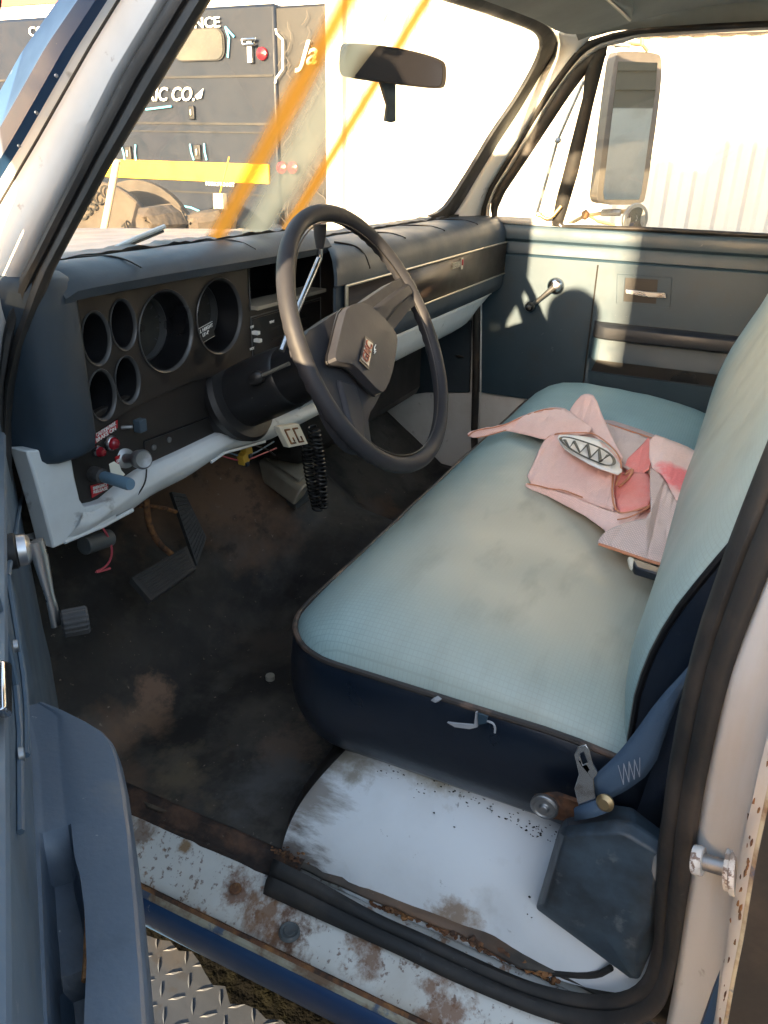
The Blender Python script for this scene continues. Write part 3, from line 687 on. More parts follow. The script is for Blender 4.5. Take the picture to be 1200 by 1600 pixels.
# ragged cowl/defroster strip at the windscreen base
for xr, n_ in [((.05, .68), 60), ((.70, 1.6), 70)]:
    mb = MB(); r = []
    for i in range(n_):
        t = i / (n_ - 1); x = lerp(*xr, t); z = (.826 if xr[0] < .5 else .806) + .005 * noise.noise(V((x * 22, 0, 1))) + .002 * noise.noise(V((x * 90, 0, 1)))
        r.append((V((x, .79, z - .02)), V((x, .785 + .01 * noise.noise(V((x * 15, 3, 0))), z)), V((x, .82, z - .001)), V((x, .86, z - .02))))
    mb.loft(r, m_black); mb.build('defroster_strip', dash, 'cracked black strip along the windscreen base', solid=.003)

# bezel with holes
ax, az = V((1, 0, 0)), V((0, 0, 1))
small = [(150, 529, .0345), (192, 507.5, .0335), (159, 617.5, .0340), (198.5, 594, .0330)]
large = [(260, 518, .0575), (343, 494.5, .0575)]
bz = [(121, 463), (200, 436), (300, 409), (420, 387), (500, 375), (530, 378), (530, 560), (400, 572), (300, 596), (250, 618), (200, 642), (182, 654), (150, 674), (126, 686)]
holes = []; G = []
for u, v, r in small + large:
    c = PY(u, v, YB); G.append((c, r)); holes.append([V((c.x + (p.x - c.x) * (.70 if r < .05 else 1), p.y, p.z)) for p in circle(c, ax, az, r)])
def rect(u0, v0, u1, v1, y):
    a, b = PY(u0, v0, y), PY(u1, v1, y); return [V((a.x, y, a.z)), V((b.x, y, a.z)), V((b.x, y, b.z)), V((a.x, y, b.z))]
ra = rect(387, 414, 500, 470, YB); a_, b_ = ra[0], ra[2]
rb_ = [V((a_.x, YB, a_.z - .083)), V((b_.x, YB, a_.z - .083)), V((b_.x, YB, a_.z - .165)), V((a_.x, YB, a_.z - .165))]
ra = [a_, V((b_.x, YB, a_.z)), V((b_.x, YB, a_.z - .072)), V((a_.x, YB, a_.z - .072))]
m_dial = M('dusty_dial_face', (.030, .028, .024), .5, layers=[((.07, .06, .045), 18, .5, .7, .6)])
bb = MB(); bb.prism([PY(u, v, YB) for u, v in bz], (0, .004, 0), m_bezel, holes + [ra])
bez = bb.build('instrument_bezel', dash, 'dusty black instrument bezel with round gauge openings', bevel=.0008, segs=1)
for i, (c, r) in enumerate(G):
    gg = MB(); big = r > .05
    dep = .050 if big else .045
    gg.lathe(c + V((0, -.0015, 0)), (0, 1, 0), [(r + .0012, 0), (r + .0004, -.0012), (r - .0016, -.0002), (r - .003, .004)], m_ring, 48, False)
    gg.lathe(c, (0, 1, 0), [(r - .0025, .002), (r - .006, .02), (r - .010, dep * .6), (r - .012, dep)], m_bezel2, 48, False); gg.lathe(c, (0, 1, 0), [(r - .012, dep), (.0, dep)], m_dial if big else m_bezel2, 48, False)
    if big: gg.lathe(c, (0, 1, 0), [(r - .011, dep - .012), (r - .0135, dep - .013), (r - .0145, dep - .001)], m_ring, 48, False)
    # ticks and needle
    fy = dep - .0015; R_ = r - .019
    for k in range(11 if big else 5):
        an = rad(215 - (250 if big else 130) * k / (10 if big else 4) - (0 if big else 40)); dx, dz = math.cos(an), math.sin(an)
        gg.box(c + V((dx * R_, fy, dz * R_)), (.0055, .0006, .0009), m_conn, ((dx, 0, dz), (0, 1, 0), (-dz, 0, dx)))
    an = rad(210 if big else 200); gg.box(c + V((math.cos(an) * R_ * .45, fy - .003, math.sin(an) * R_ * .45)), (R_ * .9, .001, .0018), m_red if not big else m_yellow, ((math.cos(an), 0, math.sin(an)), (0, 1, 0), (-math.sin(an), 0, math.cos(an))))
    gg.lathe(c + V((0, fy - .006, 0)), (0, 1, 0), [(.0, 0), (.005, 0), (.006, .005)], m_bezel, 16, False)
    if not big:
        for p in gg.v: p.x = c.x + (p.x - c.x) * .70
    labs = ['top left small round gauge', 'top right small round gauge', 'bottom left small round gauge', 'bottom right small round gauge', 'large round speedometer on the left', 'large round gauge on the right with a warning sticker']
    go = gg.build('gauge', dash, labs[i], angle=50)
    if i == 4:
        for k, s_ in enumerate(['20', '40', '60']):
            an = rad(200 - 45 * k); text('gauge_number', s_, c + V((math.cos(an) * R_ * .72, fy - .001, math.sin(an) * R_ * .72)), (1, 0, 0), (0, 0, 1), .010, m_conn, dash)
    if i == 5:
        p = PY(320, 521, YB + .012); sx = V((1, 0, .16)).normalized(); sz = V((-.16, 0, 1)).normalized()
        st_ = MB(); st_.box(p, (.046, .0006, .024), m_whitetext, (sx, (0, 1, 0), sz)); st_.box(p + V((0, -.0006, 0)), (.0445, .0006, .0225), m_bezel2, (sx, (0, 1, 0), sz))
        st_ = st_.build('sticker', dash, 'small black warning sticker with white border')
        text('sticker_text', 'ALL HEIGHT\n13\'-4"', p + V((0, -.0012, .003)), sx, sz, .0075, m_whitetext, dash)
# cubby pocket and heater control
pk = MB(); D = V((0, .11, 0)); xi, xo, zt, zb = ra[0].x, ra[1].x, ra[0].z, ra[2].z
for quad in ([(xi, zt), (xo, zt)], [(xo, zt), (xo, zb)], [(xo, zb), (xi, zb)], [(xi, zb), (xi, zt)]):
    (x0, z0), (x1, z1) = quad; pk.add([(x0, YB, z0), (x1, YB, z1), (x1, YB + .11, z1), (x0, YB + .11, z0)], [(0, 1, 2, 3)], m_bezel2)
pk.add([(xi, YB + .11, zt), (xo, YB + .11, zt), (xo, YB + .11, zb), (xi, YB + .11, zb)], [(0, 1, 2, 3)], m_bezel2)
pk.box(((xi + xo) / 2, YB + .01, zb + .004), (xo - xi - .004, .05, .006), m_beige)
pk.build('radio_cubby', dash, 'empty black radio opening with a thin grey ledge', angle=20)
def frame(loop, r=.0009, mat=m_conn, name='trim_line'):
    mb = MB(); L = [V(p) + V((0, -.0012, 0)) for p in loop]
    for i in range(4): mb.tube([L[i], L[(i + 1) % 4]], r, mat, 6)
    return mb.build(name, dash)
frame(ra); frame(rb_)
hc = MB(); cx_ = (rb_[0].x + rb_[1].x) / 2; cz_ = (rb_[0].z + rb_[2].z) / 2
hc.box((cx_, YB - .001, cz_), (rb_[1].x - rb_[0].x - .006, .003, .074), m_bezel2)
for k, dz in enumerate((.012, -.006)): hc.box((cx_, YB - .0035, cz_ + dz), (.12, .002, .003), m_bezel)
heater = hc.build('heater_control', dash, 'black heater control panel with two sliders', bevel=.0006)
for u, v in [(400, 520), (403, 532)]:
    p = PY(u, v, YB - .010); mb = MB(); mb.box(p, (.009, .012, .006), m_whitetext); mb.build('slider_knob', dash, bevel=.001)
for u, v, s_ in [(394, 511, 'OFF'), (425, 503, 'VENT'), (394, 545, 'HOT')]:
    text('control_lettering', s_, PY(u, v, YB - .0042), (1, 0, 0), (0, 0, 1), .006, m_whitetext, dash)

# lower black switch panel
YL = .752
lp = [(100, 690), (118, 660), (200, 620), (300, 580), (420, 540), (560, 530), (560, 600), (480, 634), (400, 660), (352, 672), (290, 702), (212, 738), (155, 782), (140, 790), (128, 790), (120, 778)]
mb = MB(); mb.prism([PY(u, v, YL) for u, v in lp], (0, .01, 0), m_bezel); mb.build('switch_panel', dash, 'black lower switch panel with red stickers', bevel=.001, segs=1)
mb = MB(); mb.tube([PY(u, v, YL - .001) for u, v in [(225, 690), (300, 662), (330, 650)]], .0012, m_bezel2, 6); mb.tube([PY(u, v, YL - .001) for u, v in [(225, 690), (228, 730)]], .0012, m_bezel2, 6); mb.build('panel_seam', dash)
def sticker(corners, y, name, lab, lines, sz):
    mb = MB(); L = [PY(u, v, y) for u, v in corners]; mb.prism(L, (0, -.0012, 0), m_red); o = mb.build(name, dash, lab)
    xd = (L[1] - L[0]).normalized(); zd = (L[0] - L[3]).normalized(); c = sum(L, V((0, 0, 0))) / 4
    for k, s_ in enumerate(lines):
        text('sticker_text', s_, c + V((0, -.0018, 0)) + zd * (sz * .62 * ((len(lines) - 1) / 2 - k) * 1.5), xd, V((-xd.z, 0, xd.x)), sz, m_whitetext, dash, width=(L[1] - L[0]).length * .8)
sticker([(145, 680), (183, 656), (183, 668), (145, 695)], YL - .001, 'warning_sticker', 'slanted red warning sticker above the indicator lights', ['CAUTION PARK', 'BRAKE ON'], .0075)
sticker([(141, 759), (168, 751), (168, 763), (143, 778)], YL - .001, 'warning_sticker', 'small red sticker at the bottom of the switch panel', ['EMERGENCY', 'RELEASE'], .006)
sticker([(179, 715), (187, 710), (188, 724), (182, 728)], YL - .001, 'warning_sticker', 'narrow red sticker behind the white tag', ['ON'], .006)
for u, v, r, lab in [(172, 692, .0105, 'larger dark red indicator light'), (151, 705, .0085, 'smaller red indicator light with chrome ring')]:
    c = PY(u, v, YL - .002); mb = MB(); mb.lathe(c, (0, -1, 0), [(r, 0), (r, .004), (r * .85, .006)], m_chrome, 24, False)
    mb.lathe(c, (0, -1, 0), [(r * .85, .004), (r * .78, .009), (r * .5, .013), (.0, .0145)], m_redlens, 24, False); mb.build('indicator_light', dash, lab)
# rocker/toggle at the top right
c = PY(197, 665, YL - .005); mb = MB(); mb.tube([c + V((-.01, 0, 0)), c + V((.0, -.012, 0))], .003, m_steel, 8); mb.box(c + V((.010, -.016, 0)), (.014, .012, .018), m_cover); mb.build('toggle_switch', dash, 'small grey toggle switch', bevel=.002)
# chrome light knob
c = PY(194, 716, YL); e = PY(225, 718, YL - .06); a = (e - c).normalized(); L = (e - c).length
mb = MB(); mb.lathe(c, a, [(.014, 0), (.014, .006), (.007, .008), (.0065, L - .020)], m_steel, 24)
mb.lathe(c, a, [(.009, L - .022), (.0125, L - .018), (.0135, L - .004), (.011, L), (.006, L - .001), (.0, L - .002)], m_steel, 28); mb.build('pull_knob', dash, 'round steel headlight pull knob on a thick stem')
# blue handle with clamp
c = PY(152, 742, YL - .01); e = PY(204, 757, YL - .075); a = (e - c).normalized(); L = (e - c).length
mb = MB(); mb.lathe(c, a, [(.010, -.012), (.011, -.004), (.010, .010), (.006, .012)], m_rub, 14)
mb.lathe(c, a, [(.0055, .008), (.0075, .014), (.0085, L - .004), (.0075, L), (.0, L)], m_knob_blue, 20); mb.build('pull_handle', dash, 'blue grey rubber pull handle sticking out of the switch panel')
# white paper tag
tg = [PY(u, v, YL - .035) for u, v in [(170, 725), (178, 721), (186, 726), (189, 735), (195, 741), (189, 746), (173, 740)]]
mb = MB(); mb.prism(tg, (0, -.0008, 0), m_tag); mb.build('paper_tag', dash, 'crumpled white tag hanging by the pull handle')
for u, v in [(240, 699), (264, 687)]:
    mb = MB(); mb.lathe(PY(u, v, YL - .001), (0, -1, 0), [(.0045, 0), (.0042, .002), (.0, .003)], m_steel, 14); mb.build('screw', dash)
for u, v in [(258, 590), (344, 560), (312, 556)]:
    mb = MB(); mb.lathe(PY(u, v, YB - .0008), (0, 1, 0), [(.009 if v != 556 else .014, 0), (.006, .0005)], m_bezel2, 16); mb.build('blank_hole', dash)

# white lower frame: left leg, bottom rail
up = [(30, 702), (104, 699), (110, 735), (119, 778), (128, 792), (142, 793), (160, 783), (212, 739), (290, 703), (352, 673), (400, 661), (480, 634), (560, 598), (600, 578)]
lo = [(62, 800), (70, 825), (74, 846), (78, 856), (100, 850), (130, 835), (200, 801), (235, 775), (290, 747), (350, 706), (420, 688), (480, 657), (540, 625), (600, 596)]
n_ = 60
Ua = resamp([PY(u, v, .742) for u, v in up[:4]], 16)[:-1] + resamp([PY(u, v, .742) for u, v in up[3:]], 45)
wf = MB()
legL = [PY(u, v, .742) for u, v in [(36, 703), (104, 699), (112, 745), (120, 780), (128, 791), (150, 786), (176, 776), (178, 812), (78, 856), (64, 800), (50, 750)]]
wf.prism([p + V((0, -.006, 0)) for p in legL], (0, .03, 0), m_white)
U = resamp([PY(u, v, .742) for u, v in up[4:]], 50); Lw = resamp([PY(u, v, .752) for u, v in lo[3:]], 50)
rows = [[p + V((0, .012, 0)) for p in U], U]
for t, d in [(.15, -.010), (.4, -.016), (.7, -.013), (.92, -.004)]: rows.append([a.lerp(b, t) + V((0, d, 0)) for a, b in zip(U, Lw)])
rows += [Lw, [p + V((0, .004, .004)) for p in Lw], [p + V((0, .05, .006)) for p in Lw]]
wf.loft(rows, m_white)
wf.build('lower_frame', dash, 'white painted steel frame along the bottom of the dashboard', angle=45, bevel=.003)
mb = MB(); mb.tube(smooth([PY(229, 733, .729), PY(228, 752, .726), PY(218, 770, .730), PY(206, 783, .740)], 2), .0012, m_bezel, 6); mb.build('paint_crack', dash)
mb = MB(); mb.tube([PY(u, v, .738) for u, v in [(100, 847), (160, 822), (207, 797)]], .003, m_white, 8); mb.build('frame_lip', dash); mb = MB(); mb.tube([PY(u, v, .738) for u, v in [(330, 722), (350, 708), (414, 690)]], .0025, m_white, 8); mb.build('frame_lip', dash)
# glovebox lower panel
gp = [(.690, .594), (.694, .585), (.700, .56), (.716, .525), (.745, .505), (.80, .50)]
mb = MB(); rows = []
for k in range(24):
    x = lerp(.60, 1.60, k / 23); q = max(0, (x - 1.42) / .18)
    rows.append([V((x, y, z + q * q * (.594 - z) * .75)) for y, z in gp])
mb.loft(rows, m_white); mb.build('glovebox_panel', dash, 'curved white panel below the glovebox', solid=.003)
# trim band: wood-grain strip with bright borders and badge
mb = MB(); x0, x1 = .648, 1.640
mb.add([(x0, .6695, .733), (x1, .6695, .733), (x1, .6705, .650), (x0, .6705, .650)], [(0, 1, 2, 3)], m_wood); mb.build('woodgrain_strip', dash, 'dark woodgrain strip across the passenger dashboard', solid=.002)
mb = MB(); mb.tube([(x0, .668, .735), (x1, .668, .735)], .0028, m_alu, 8); mb.tube([(x0, .668, .648), (x1, .668, .648)], .0022, m_alu, 8); mb.box((x0 + .002, .668, .6915), (.009, .004, .09), m_alu); mb.build('bright_moulding', dash, 'bright metal moulding around the woodgrain strip', bevel=.001)
bp_ = PY(714, 414, .667)
text('badge', 'SIERRA', bp_ + V((-.005, 0, 0)), (1, 0, 0), (0, 0, 1), .020, m_alu, dash, .0015, label='bright model name badge on the woodgrain strip', width=.055)
mb = MB(); mb.box(bp_ + V((.034, 0, .0)), (.014, .003, .028), m_alu); mb.box(bp_ + V((.034, -.002, .003)), (.006, .003, .014), m_red); mb.build('badge_emblem', dash, bevel=.001)

# under-dash bits
# trailer brake / white pad with dark brackets
c = PY(455, 680, .66); cx1 = (PY(482, 698, .66) - PY(444, 706, .66)).normalized(); cz1 = (PY(427, 672, .66) - PY(444, 706, .66)).normalized()
nrm = cx1.cross(cz1).normalized()
if nrm.y > 0: nrm = -nrm
KK = 1.45
mb = MB(); mb.box(c, (.044 * KK, .037 * KK, .012), m_tag, (cx1, cz1, nrm))
for sx in (-.009, .009):
    for dx, dz, w_, h_ in [(-.005, 0, .0035, .026), (0, .012, .012, .0032), (0, -.012, .012, .0032), (.004, -.006, .003, .008)]:
        mb.box(c + cx1 * (sx + dx) * KK + cz1 * dz * KK + nrm * .0065, (w_ * KK, h_ * KK, .002), m_rust, (cx1, cz1, nrm))
mb.build('white_switch_plate', T, 'small white plate with two dark bracket shaped levers under the dashboard', bevel=.001)
# beige box
mb = MB()
tp = [PZ(u, v, .30) for u, v in [(404, 718), (440, 690), (498, 700), (486, 750), (470, 765)]]
mb.prism(tp, (0, .02, -.045), m_beige); bx = mb.build('beige_box', T, 'beige plastic housing under the dashboard', bevel=.008)
mb = MB(); cen = sum(tp, V((0, 0, 0))) / 5; mb.prism([cen + (p - cen) * .78 + V((0, 0, .001)) for p in tp], (0, 0, .006), m_beige); mb.build('box_lid', bx, bevel=.003)
mb = MB(); mb.prism([PZ(u, v, .22) for u, v in [(416, 760), (424, 768), (462, 790), (486, 772), (484, 765), (462, 782)]], (0, 0, -.01), m_conn); mb.build('mounting_bracket', bx)
# curly cord
mb = MB(); pts = []; A = PY(490, 668, .70); B = PY(500, 795, .70); K = 400
for i in range(K):
    t = i / (K - 1); c = A.lerp(B, t) + V((.012 * math.sin(t * 2.5), 0, 0)); an = t * 2 * math.pi * 20
    pts.append(c + V((math.cos(an) * .0105, math.sin(an) * .0105, 0)))
mb.tube(pts, .0024, m_bezel2, 6)
pts = [];  A2_ = PY(478, 690, .715); B2_ = PY(497, 797, .705)
for i in range(K):
    t = i / (K - 1); c = A2_.lerp(B2_, t) + V((-.006 * math.sin(t * 3), 0, 0)); an = t * 2 * math.pi * 18
    pts.append(c + V((math.cos(an) * .0095, math.sin(an) * .0095, 0)))
mb.tube(pts, .0022, m_bezel2, 6)
mb.build('coiled_cord', T, 'black coiled radio cord hanging in a loop')
# wires and yellow connectors
mb = MB()
for pts, r, m_ in [([(345, 712), (380, 722), (420, 705), (432, 700)], .0015, m_redwire), ([(335, 700), (370, 690), (415, 700), (430, 712)], .0018, m_bezel2), ([(350, 705), (385, 716), (428, 690)], .0016, m_knob_blue)]:
    mb.tube(smooth([PY(u, v, .77) for u, v in pts], 2), r, m_, 6)
mb.build('wiring', T, 'loose wires under the dashboard')
for u, v in [(380, 716), (385, 703)]:
    mb = MB(); p = PY(u, v, .765); mb.box(p, (.018, .014, .020), m_yellow, ((1, 0, .2), (0, 1, 0), (-.2, 0, 1))); mb.box(p + V((0, -.004, -.010)), (.010, .012, .008), m_navy); mb.build('wire_connector', T, 'yellow wire connector under the dashboard', bevel=.0015)
mb = MB(); a, b = PY(131, 853, .80), PY(171, 840, .80); mb.tube([a, b], .0135, m_conn, 16); mb.build('grey_tube_connector', T, 'grey cylindrical connector hanging under the dashboard corner', bevel=.001)
mb = MB(); mb.tube(smooth([PY(u, v, .79) for u, v in [(153, 816), (168, 835), (177, 862), (168, 885), (146, 895), (160, 892), (172, 888)]], 2), .0017, m_redwire, 8); mb.build('red_wire', T, 'thin pink red wire dangling below the dashboard corner')

# passenger footwell heater duct hint
mb = MB(); mb.box((1.1, .98, .42), (.7, .3, .22), m_bezel); mb.build('heater_box', T, 'black heater box under the passenger dashboard', bevel=.03)

def PF(u, v):
    z = .03
    for _ in range(6): p = PZ(u, v, z); z = floor_z(p.x, p.y) + .002
    return PZ(u, v, z)
for pts in ([(92, 905), (150, 965), (190, 1020), (218, 1052)], [(150, 1010), (185, 1045), (205, 1068), (218, 1054)], [(500, 770), (560, 784), (600, 806)], [(470, 960), (430, 1010), (415, 1060)]):
    mb = MB(); mb.tube(smooth([PF(u, v) for u, v in pts], 2), .0022, m_mat, 6, flat=.5); mb.build('mat_crease', T)
mb = MB()
for i in range(170):
    u, v = (random.gauss(420, 55), random.gauss(1060, 60)) if i % 2 else (random.uniform(150, 520), random.uniform(880, 1290))
    if v > 1240 + (u - 200) * .38 or u > 500: continue
    mb.blob(PF(u, v), random.uniform(.0004, .0014), random.choice([m_beige, m_rust, m_tag]), (1, 1, .6), .4)
mb.build('floor_grit', T, 'pale grit scattered on the floor mat', kind='stuff')
# ---- pedals -------------------------------------------------------------------------------
def pedal(px, y0, y1, th, name, lab, ribs, tilt_n):
    P = [PP(u, v, y0, tilt_n) for u, v in px]; mb = MB(); nn = V(tilt_n).normalized()
    if nn.dot(CAM - V(y0)) < 0: nn = -nn
    mb.prism(P, -nn * th, m_rub)
    for k in range(ribs):
        t = (k + 1) / (ribs + 1); a = P[0].lerp(P[3], t) + nn * .001; b = P[1].lerp(P[2], t) + nn * .001
        a, b = a.lerp(b, .06), b.lerp(a, .06); mb.tube([a, b], .0013, m_rub, 6)
    return mb.build(name, T, lab, bevel=.003)
pn = V((0, -.55, .83))
pedal([(205, 903), (292, 853), (307, 888), (236, 938)], V((.33, .885, .243)), 0, .014, 'brake_pedal', 'wide black rubber brake pedal', 10, pn)
mb = MB(); cpt = PP(263, 897, V((.33, .885, .243)) + pn * .001, pn); a1 = pn.orthogonal().normalized(); a2 = pn.cross(a1).normalized()
mb.tube([cpt + (a1 * math.cos(q) + a2 * math.sin(q)) * .012 for q in [rad(k * 20) for k in range(18)]], .0016, m_rub, 6, True); mb.build('pedal_ring', T)
pn2 = V((-.25, -.8, .5))
pedal([(268, 768), (290, 772), (323, 840), (308, 884)], V((.45, .93, .28)), 0, .012, 'accelerator_pedal', 'long black accelerator pedal', 14, pn2)
mb = MB(); mb.tube(smooth([PY(u, v, .91) for u, v in [(228, 780), (232, 820), (248, 850), (268, 866)]], 2), .006, m_rust, 10); mb.build('pedal_arm', T, 'rusty curved brake pedal arm')
mb = MB(); mb.tube(smooth([PY(u, v, .93) for u, v in [(215, 790), (250, 792), (275, 800)]], 2), .004, m_rust, 8); mb.build('pedal_rod', T)
# coin-like disc and specks on mat
mb = MB(); c = PZ(422, 1056, .034); mb.lathe(c, (0, 0, 1), [(.0, .0015), (.0085, .0015), (.009, 0), (.009, -.01)], m_beige, 20); tag(mb.build('bottle_cap'), 'flat pale disc like a coin lying on the floor mat', 'coin')

# ================================================================== STEERING
WC = V((.395, .49, .705)); phi = rad(27); WN = V((0, -math.cos(phi), math.sin(phi))); WU = V((0, math.sin(phi), math.cos(phi)))
col = MB(); A_ = -WN
col.lathe(WC, A_, [(.0, .03), (.038, .03), (.047, .036), (.050, .06), (.050, .095), (.047, .10), (.047, .16), (.050, .165), (.052, .21), (.052, .26), (.070, .262), (.075, .27), (.07, .285), (.06, .29), (.055, .40)], m_column, 40)
col = col.build('steering_column', T, 'black steering column shroud with chipped paint', angle=30)
mb = MB()
p0 = PY(500, 350, .60); p1 = PY(500, 388, .60); p2 = PY(499, 404, .602); p3 = PY(462, 490, .60); p4 = PY(440, 548, .60)
mb.tube([p1, p2.lerp(p1, .3), p2, p2.lerp(p3, .2), p3, p4], .0047, m_chrome, 12)
mb.tube([p1, p1.lerp(p0, .5), p0], [.006, .009, .0105], m_wheel, 14)
mb.build('gear_lever', col, 'chrome column gear lever with a grey knob')
mb = MB(); k0 = PX(400, 591, .335); k1 = PX(452, 568, .335)
mb.tube([k0, k1], .003, m_alu, 10); mb.lathe(k0, (k1 - k0), [(.0, -.012), (.008, -.010), (.011, 0), (.010, .008), (.005, .014)], m_dark_trim, 18); mb.build('turn_signal_lever', col, 'thin turn signal lever with a black knob')
whl = MB(); Rr = .1905; r0 = .0126; rows = []
NS = 240
for i in range(NS + 1):
    th = 2 * math.pi * i / NS; er = V((1, 0, 0)) * math.cos(th) + WU * math.sin(th); row = []
    grip = (max(0, math.sin(2 * (th + rad(20))))) ** .3 if math.sin(2 * (th + rad(20))) > 0 else 0
    for k in range(16):
        q = 2 * math.pi * k / 16; cr, cn = math.cos(q), math.sin(q); r = r0 * (1 if cn > 0 else .95)
        if cn < .5: r *= 1 + .085 * grip * math.sin(th * 62) * (.5 - cn) / 1.5
        row.append(WC + er * (Rr + cr * r * .95) + WN * cn * r)
    rows.append(row)
whl.loft(rows, m_wheel, True)
rim = whl.build('steering_wheel', T, 'dark grey two spoke steering wheel turned to one side', angle=60)
mb = MB()  # bright mould line
for rr, nn in [(.1895 - .0135, .0035)]:
    mb.tube([WC + (V((1, 0, 0)) * math.cos(t) + WU * math.sin(t)) * rr + WN * nn for t in [2 * math.pi * k / 120 for k in range(120)]], .0009, m_dark_trim, 6, True)
mb.build('rim_seam', rim)
def WPp(u, v, h): return PP(u, v, WC + WN * h, WN)
shell = [(477, 519), (500, 506), (525, 488), (548, 476), (567, 472), (595, 452), (623, 434), (640, 431), (650, 440), (655, 468), (650, 476), (640, 484), (627, 500), (612, 520), (606, 560), (600, 600), (590, 628), (575, 650), (578, 676), (583, 704), (568, 702), (552, 690), (531, 659), (519, 630), (502, 588), (488, 562), (475, 545)]
mb = MB(); mb.prism(smooth([WPp(u, v, .004) for u, v in shell], 1, True), -WN * .026, m_wheel)
mb.build('hub_shell', rim, 'grey hub and spokes of the steering wheel', bevel=.007, segs=4)
mb = MB()   # raised central ribs along the two spokes
for pts in ([(560, 500), (600, 468), (638, 440), (648, 458), (625, 478), (600, 512)], [(530, 590), (558, 600), (570, 640), (574, 698), (562, 694), (546, 655)]):
    mb.prism([WPp(u, v, .010) for u, v in pts], -WN * .02, m_wheel)
mb.build('spoke_rib', rim, bevel=.006, segs=3)
pad = [(528, 486), (545, 481), (563, 481), (583, 499), (598, 516), (608, 530), (606, 555), (597, 597), (586, 619), (577, 616), (560, 598), (540, 577), (526, 573), (512, 572), (508, 563), (514, 540), (521, 510)]
ps = smooth([WPp(u, v, .010) for u, v in pad], 1, True)
pc = sum(ps, V((0, 0, 0))) / len(ps)
mb = MB(); mb.prism([pc + (p - pc) * 1.03 for p in ps], WN * .003, m_bezel2); mb.prism(ps, WN * .016, m_pad)
hp = mb.build('horn_pad', rim, 'raised grey horn pad with emblem', bevel=.006, segs=4)
ec = [(570, 525), (583, 535), (575, 578), (561, 564)]
ep = [WPp(u, v, .0275) for u, v in ec]
mb = MB(); mb.prism(ep, WN * .001, m_bezel2)
e_c = sum(ep, V((0, 0, 0))) / 4
m_emb = M('faded_orange_letters', (.26, .07, .04), .5)
mb.prism([e_c + (p - e_c) * .82 + WN * .001 for p in ep], WN * .0008, m_steel); mb.build('emblem_plate', rim)
xd = (WPp(577, 531, .03) - WPp(567, 569, .03)).normalized(); yd = xd.cross(WN) * -1
text('emblem_letters', 'GMC', e_c + WN * .0026, xd, WN.cross(xd), .019, m_emb, rim, .0006, label='orange red three letter emblem on the horn pad', width=(ep[0] - ep[3]).length * .72)
mb = MB()
for k in range(5):
    p = WPp(586, 546, .0272) + xd * random.uniform(-.006, .006) + WN.cross(xd) * random.uniform(-.003, .003); mb.box(p, (.006, .0012, .0006), m_whitetext, (xd + V((random.uniform(-.6, .6),) * 3), WN.cross(xd), WN))
mb.build('emblem_scratch', rim)

# ================================================================== BENCH SEAT
def crown(y): y = y + .015; return ip([-.06, 0, .1, .2, .3, .38, .44, .475, .50, .515, .525], [.325, .343, .376, .397, .406, .408, .402, .389, .372, .354, .338], y)
X0, X1, YF, RC = .122, 1.55, .510, .105
def seat_top(s, y):
    dy = y - (YF - RC); ins = 0
    if dy > 0: ins = RC - math.sqrt(max(0, RC * RC - dy * dy))
    xa, xb = X0 + ins, X1 - ins
    x = lerp(xa, xb, s); d = min(x - xa, xb - x)
    h = 1 if d > .13 else math.sqrt(max(0, 1 - (1 - d / .13) ** 2))
    zp = .334 if y > .1 else ip([-.06, .1], [.315, .334], y)
    z = zp + max(0, crown(y) - zp) * h
    z += .004 * noise.noise(V((x * 4, y * 5, 1))) * h + .0022 * h * noise.noise(V((x * 9 + y * 6, y * 22 - x * 7, 4)))
    z -= .010 * math.exp(-((x - .5) / .22) ** 2 - ((y - .2) / .16) ** 2)
    return V((x, y, z))
ss = sorted(set([0, .004, .01, .018, .028, .04, .055, .075, .1] + [i / 40 for i in range(5, 36)] + [1 - q for q in [0, .004, .01, .018, .028, .04, .055, .075, .1]]))
ys = [-.06, -.03, 0, .04, .08, .12, .16, .2, .24, .28, .32, .36, .38, .405, .425, .445, .46, .473, .485, .493, .5, .505, .5085, .510]
rows = [[seat_top(s, y) for s in ss] for y in ys]
mb = MB(); mb.loft(rows, m_seat)
seat = mb.build('bench_seat', T, 'sage green woven vinyl bench seat with navy sides', angle=80)
bd = [r[0] for r in rows] + rows[-1][1:-1] + [r[-1] for r in reversed(rows)]
bd = resamp(bd, 200)
def offs(pts, d, dz):
    o = []
    for i, p in enumerate(pts):
        t = pts[min(i + 1, len(pts) - 1)] - pts[max(0, i - 1)]; t.z = 0; t.normalize(); o.append(p + V((-t.y, t.x, 0)) * d + V((0, 0, dz)))
    return o
sd = MB(); R2 = []
for d, dz in [(-.002, .002), (.004, -.004), (.007, -.02), (.009, -.05), (.009, -.08), (.005, -.11), (-.004, -.135), (-.018, -.152), (-.04, -.158)]:
    r = offs(bd, d, dz)
    r = [p + V((noise.noise(V((p.x * 7, p.y * 9, p.z * 8))) * .004, noise.noise(V((p.x * 9, p.y * 7, p.z * 12 + 5))) * .004, 0)) * (1 if dz < -.01 else 0) for p in r]
    # sag near the front bottom like the photo
    for p in r: p.z -= .012 * max(0, min(1, (p.y - .1) / .3)) * max(0, min(1, -dz / .15)) * .3
    R2.append(r)
sd.loft(R2, m_navy); sd.build('seat_side', seat, 'dark navy vinyl skirt around the seat cushion', angle=80, solid=.003)
mb = MB(); mb.tube(offs(bd, .003, .002), .0042, M('tan_black_piping', (.035, .028, .024), .5, layers=[((.16, .10, .07), 12, .52, .62, .8)]), 8)
mb.build('piping', seat, 'dark piping along the cushion edge')
mb = MB()      # torn vinyl flap with pale backing
def ss_pt(u, v, e=.0): return PX(u, v, .104 - e)
m_tear = M('pale_torn_backing', (.32, .32, .33), .8)
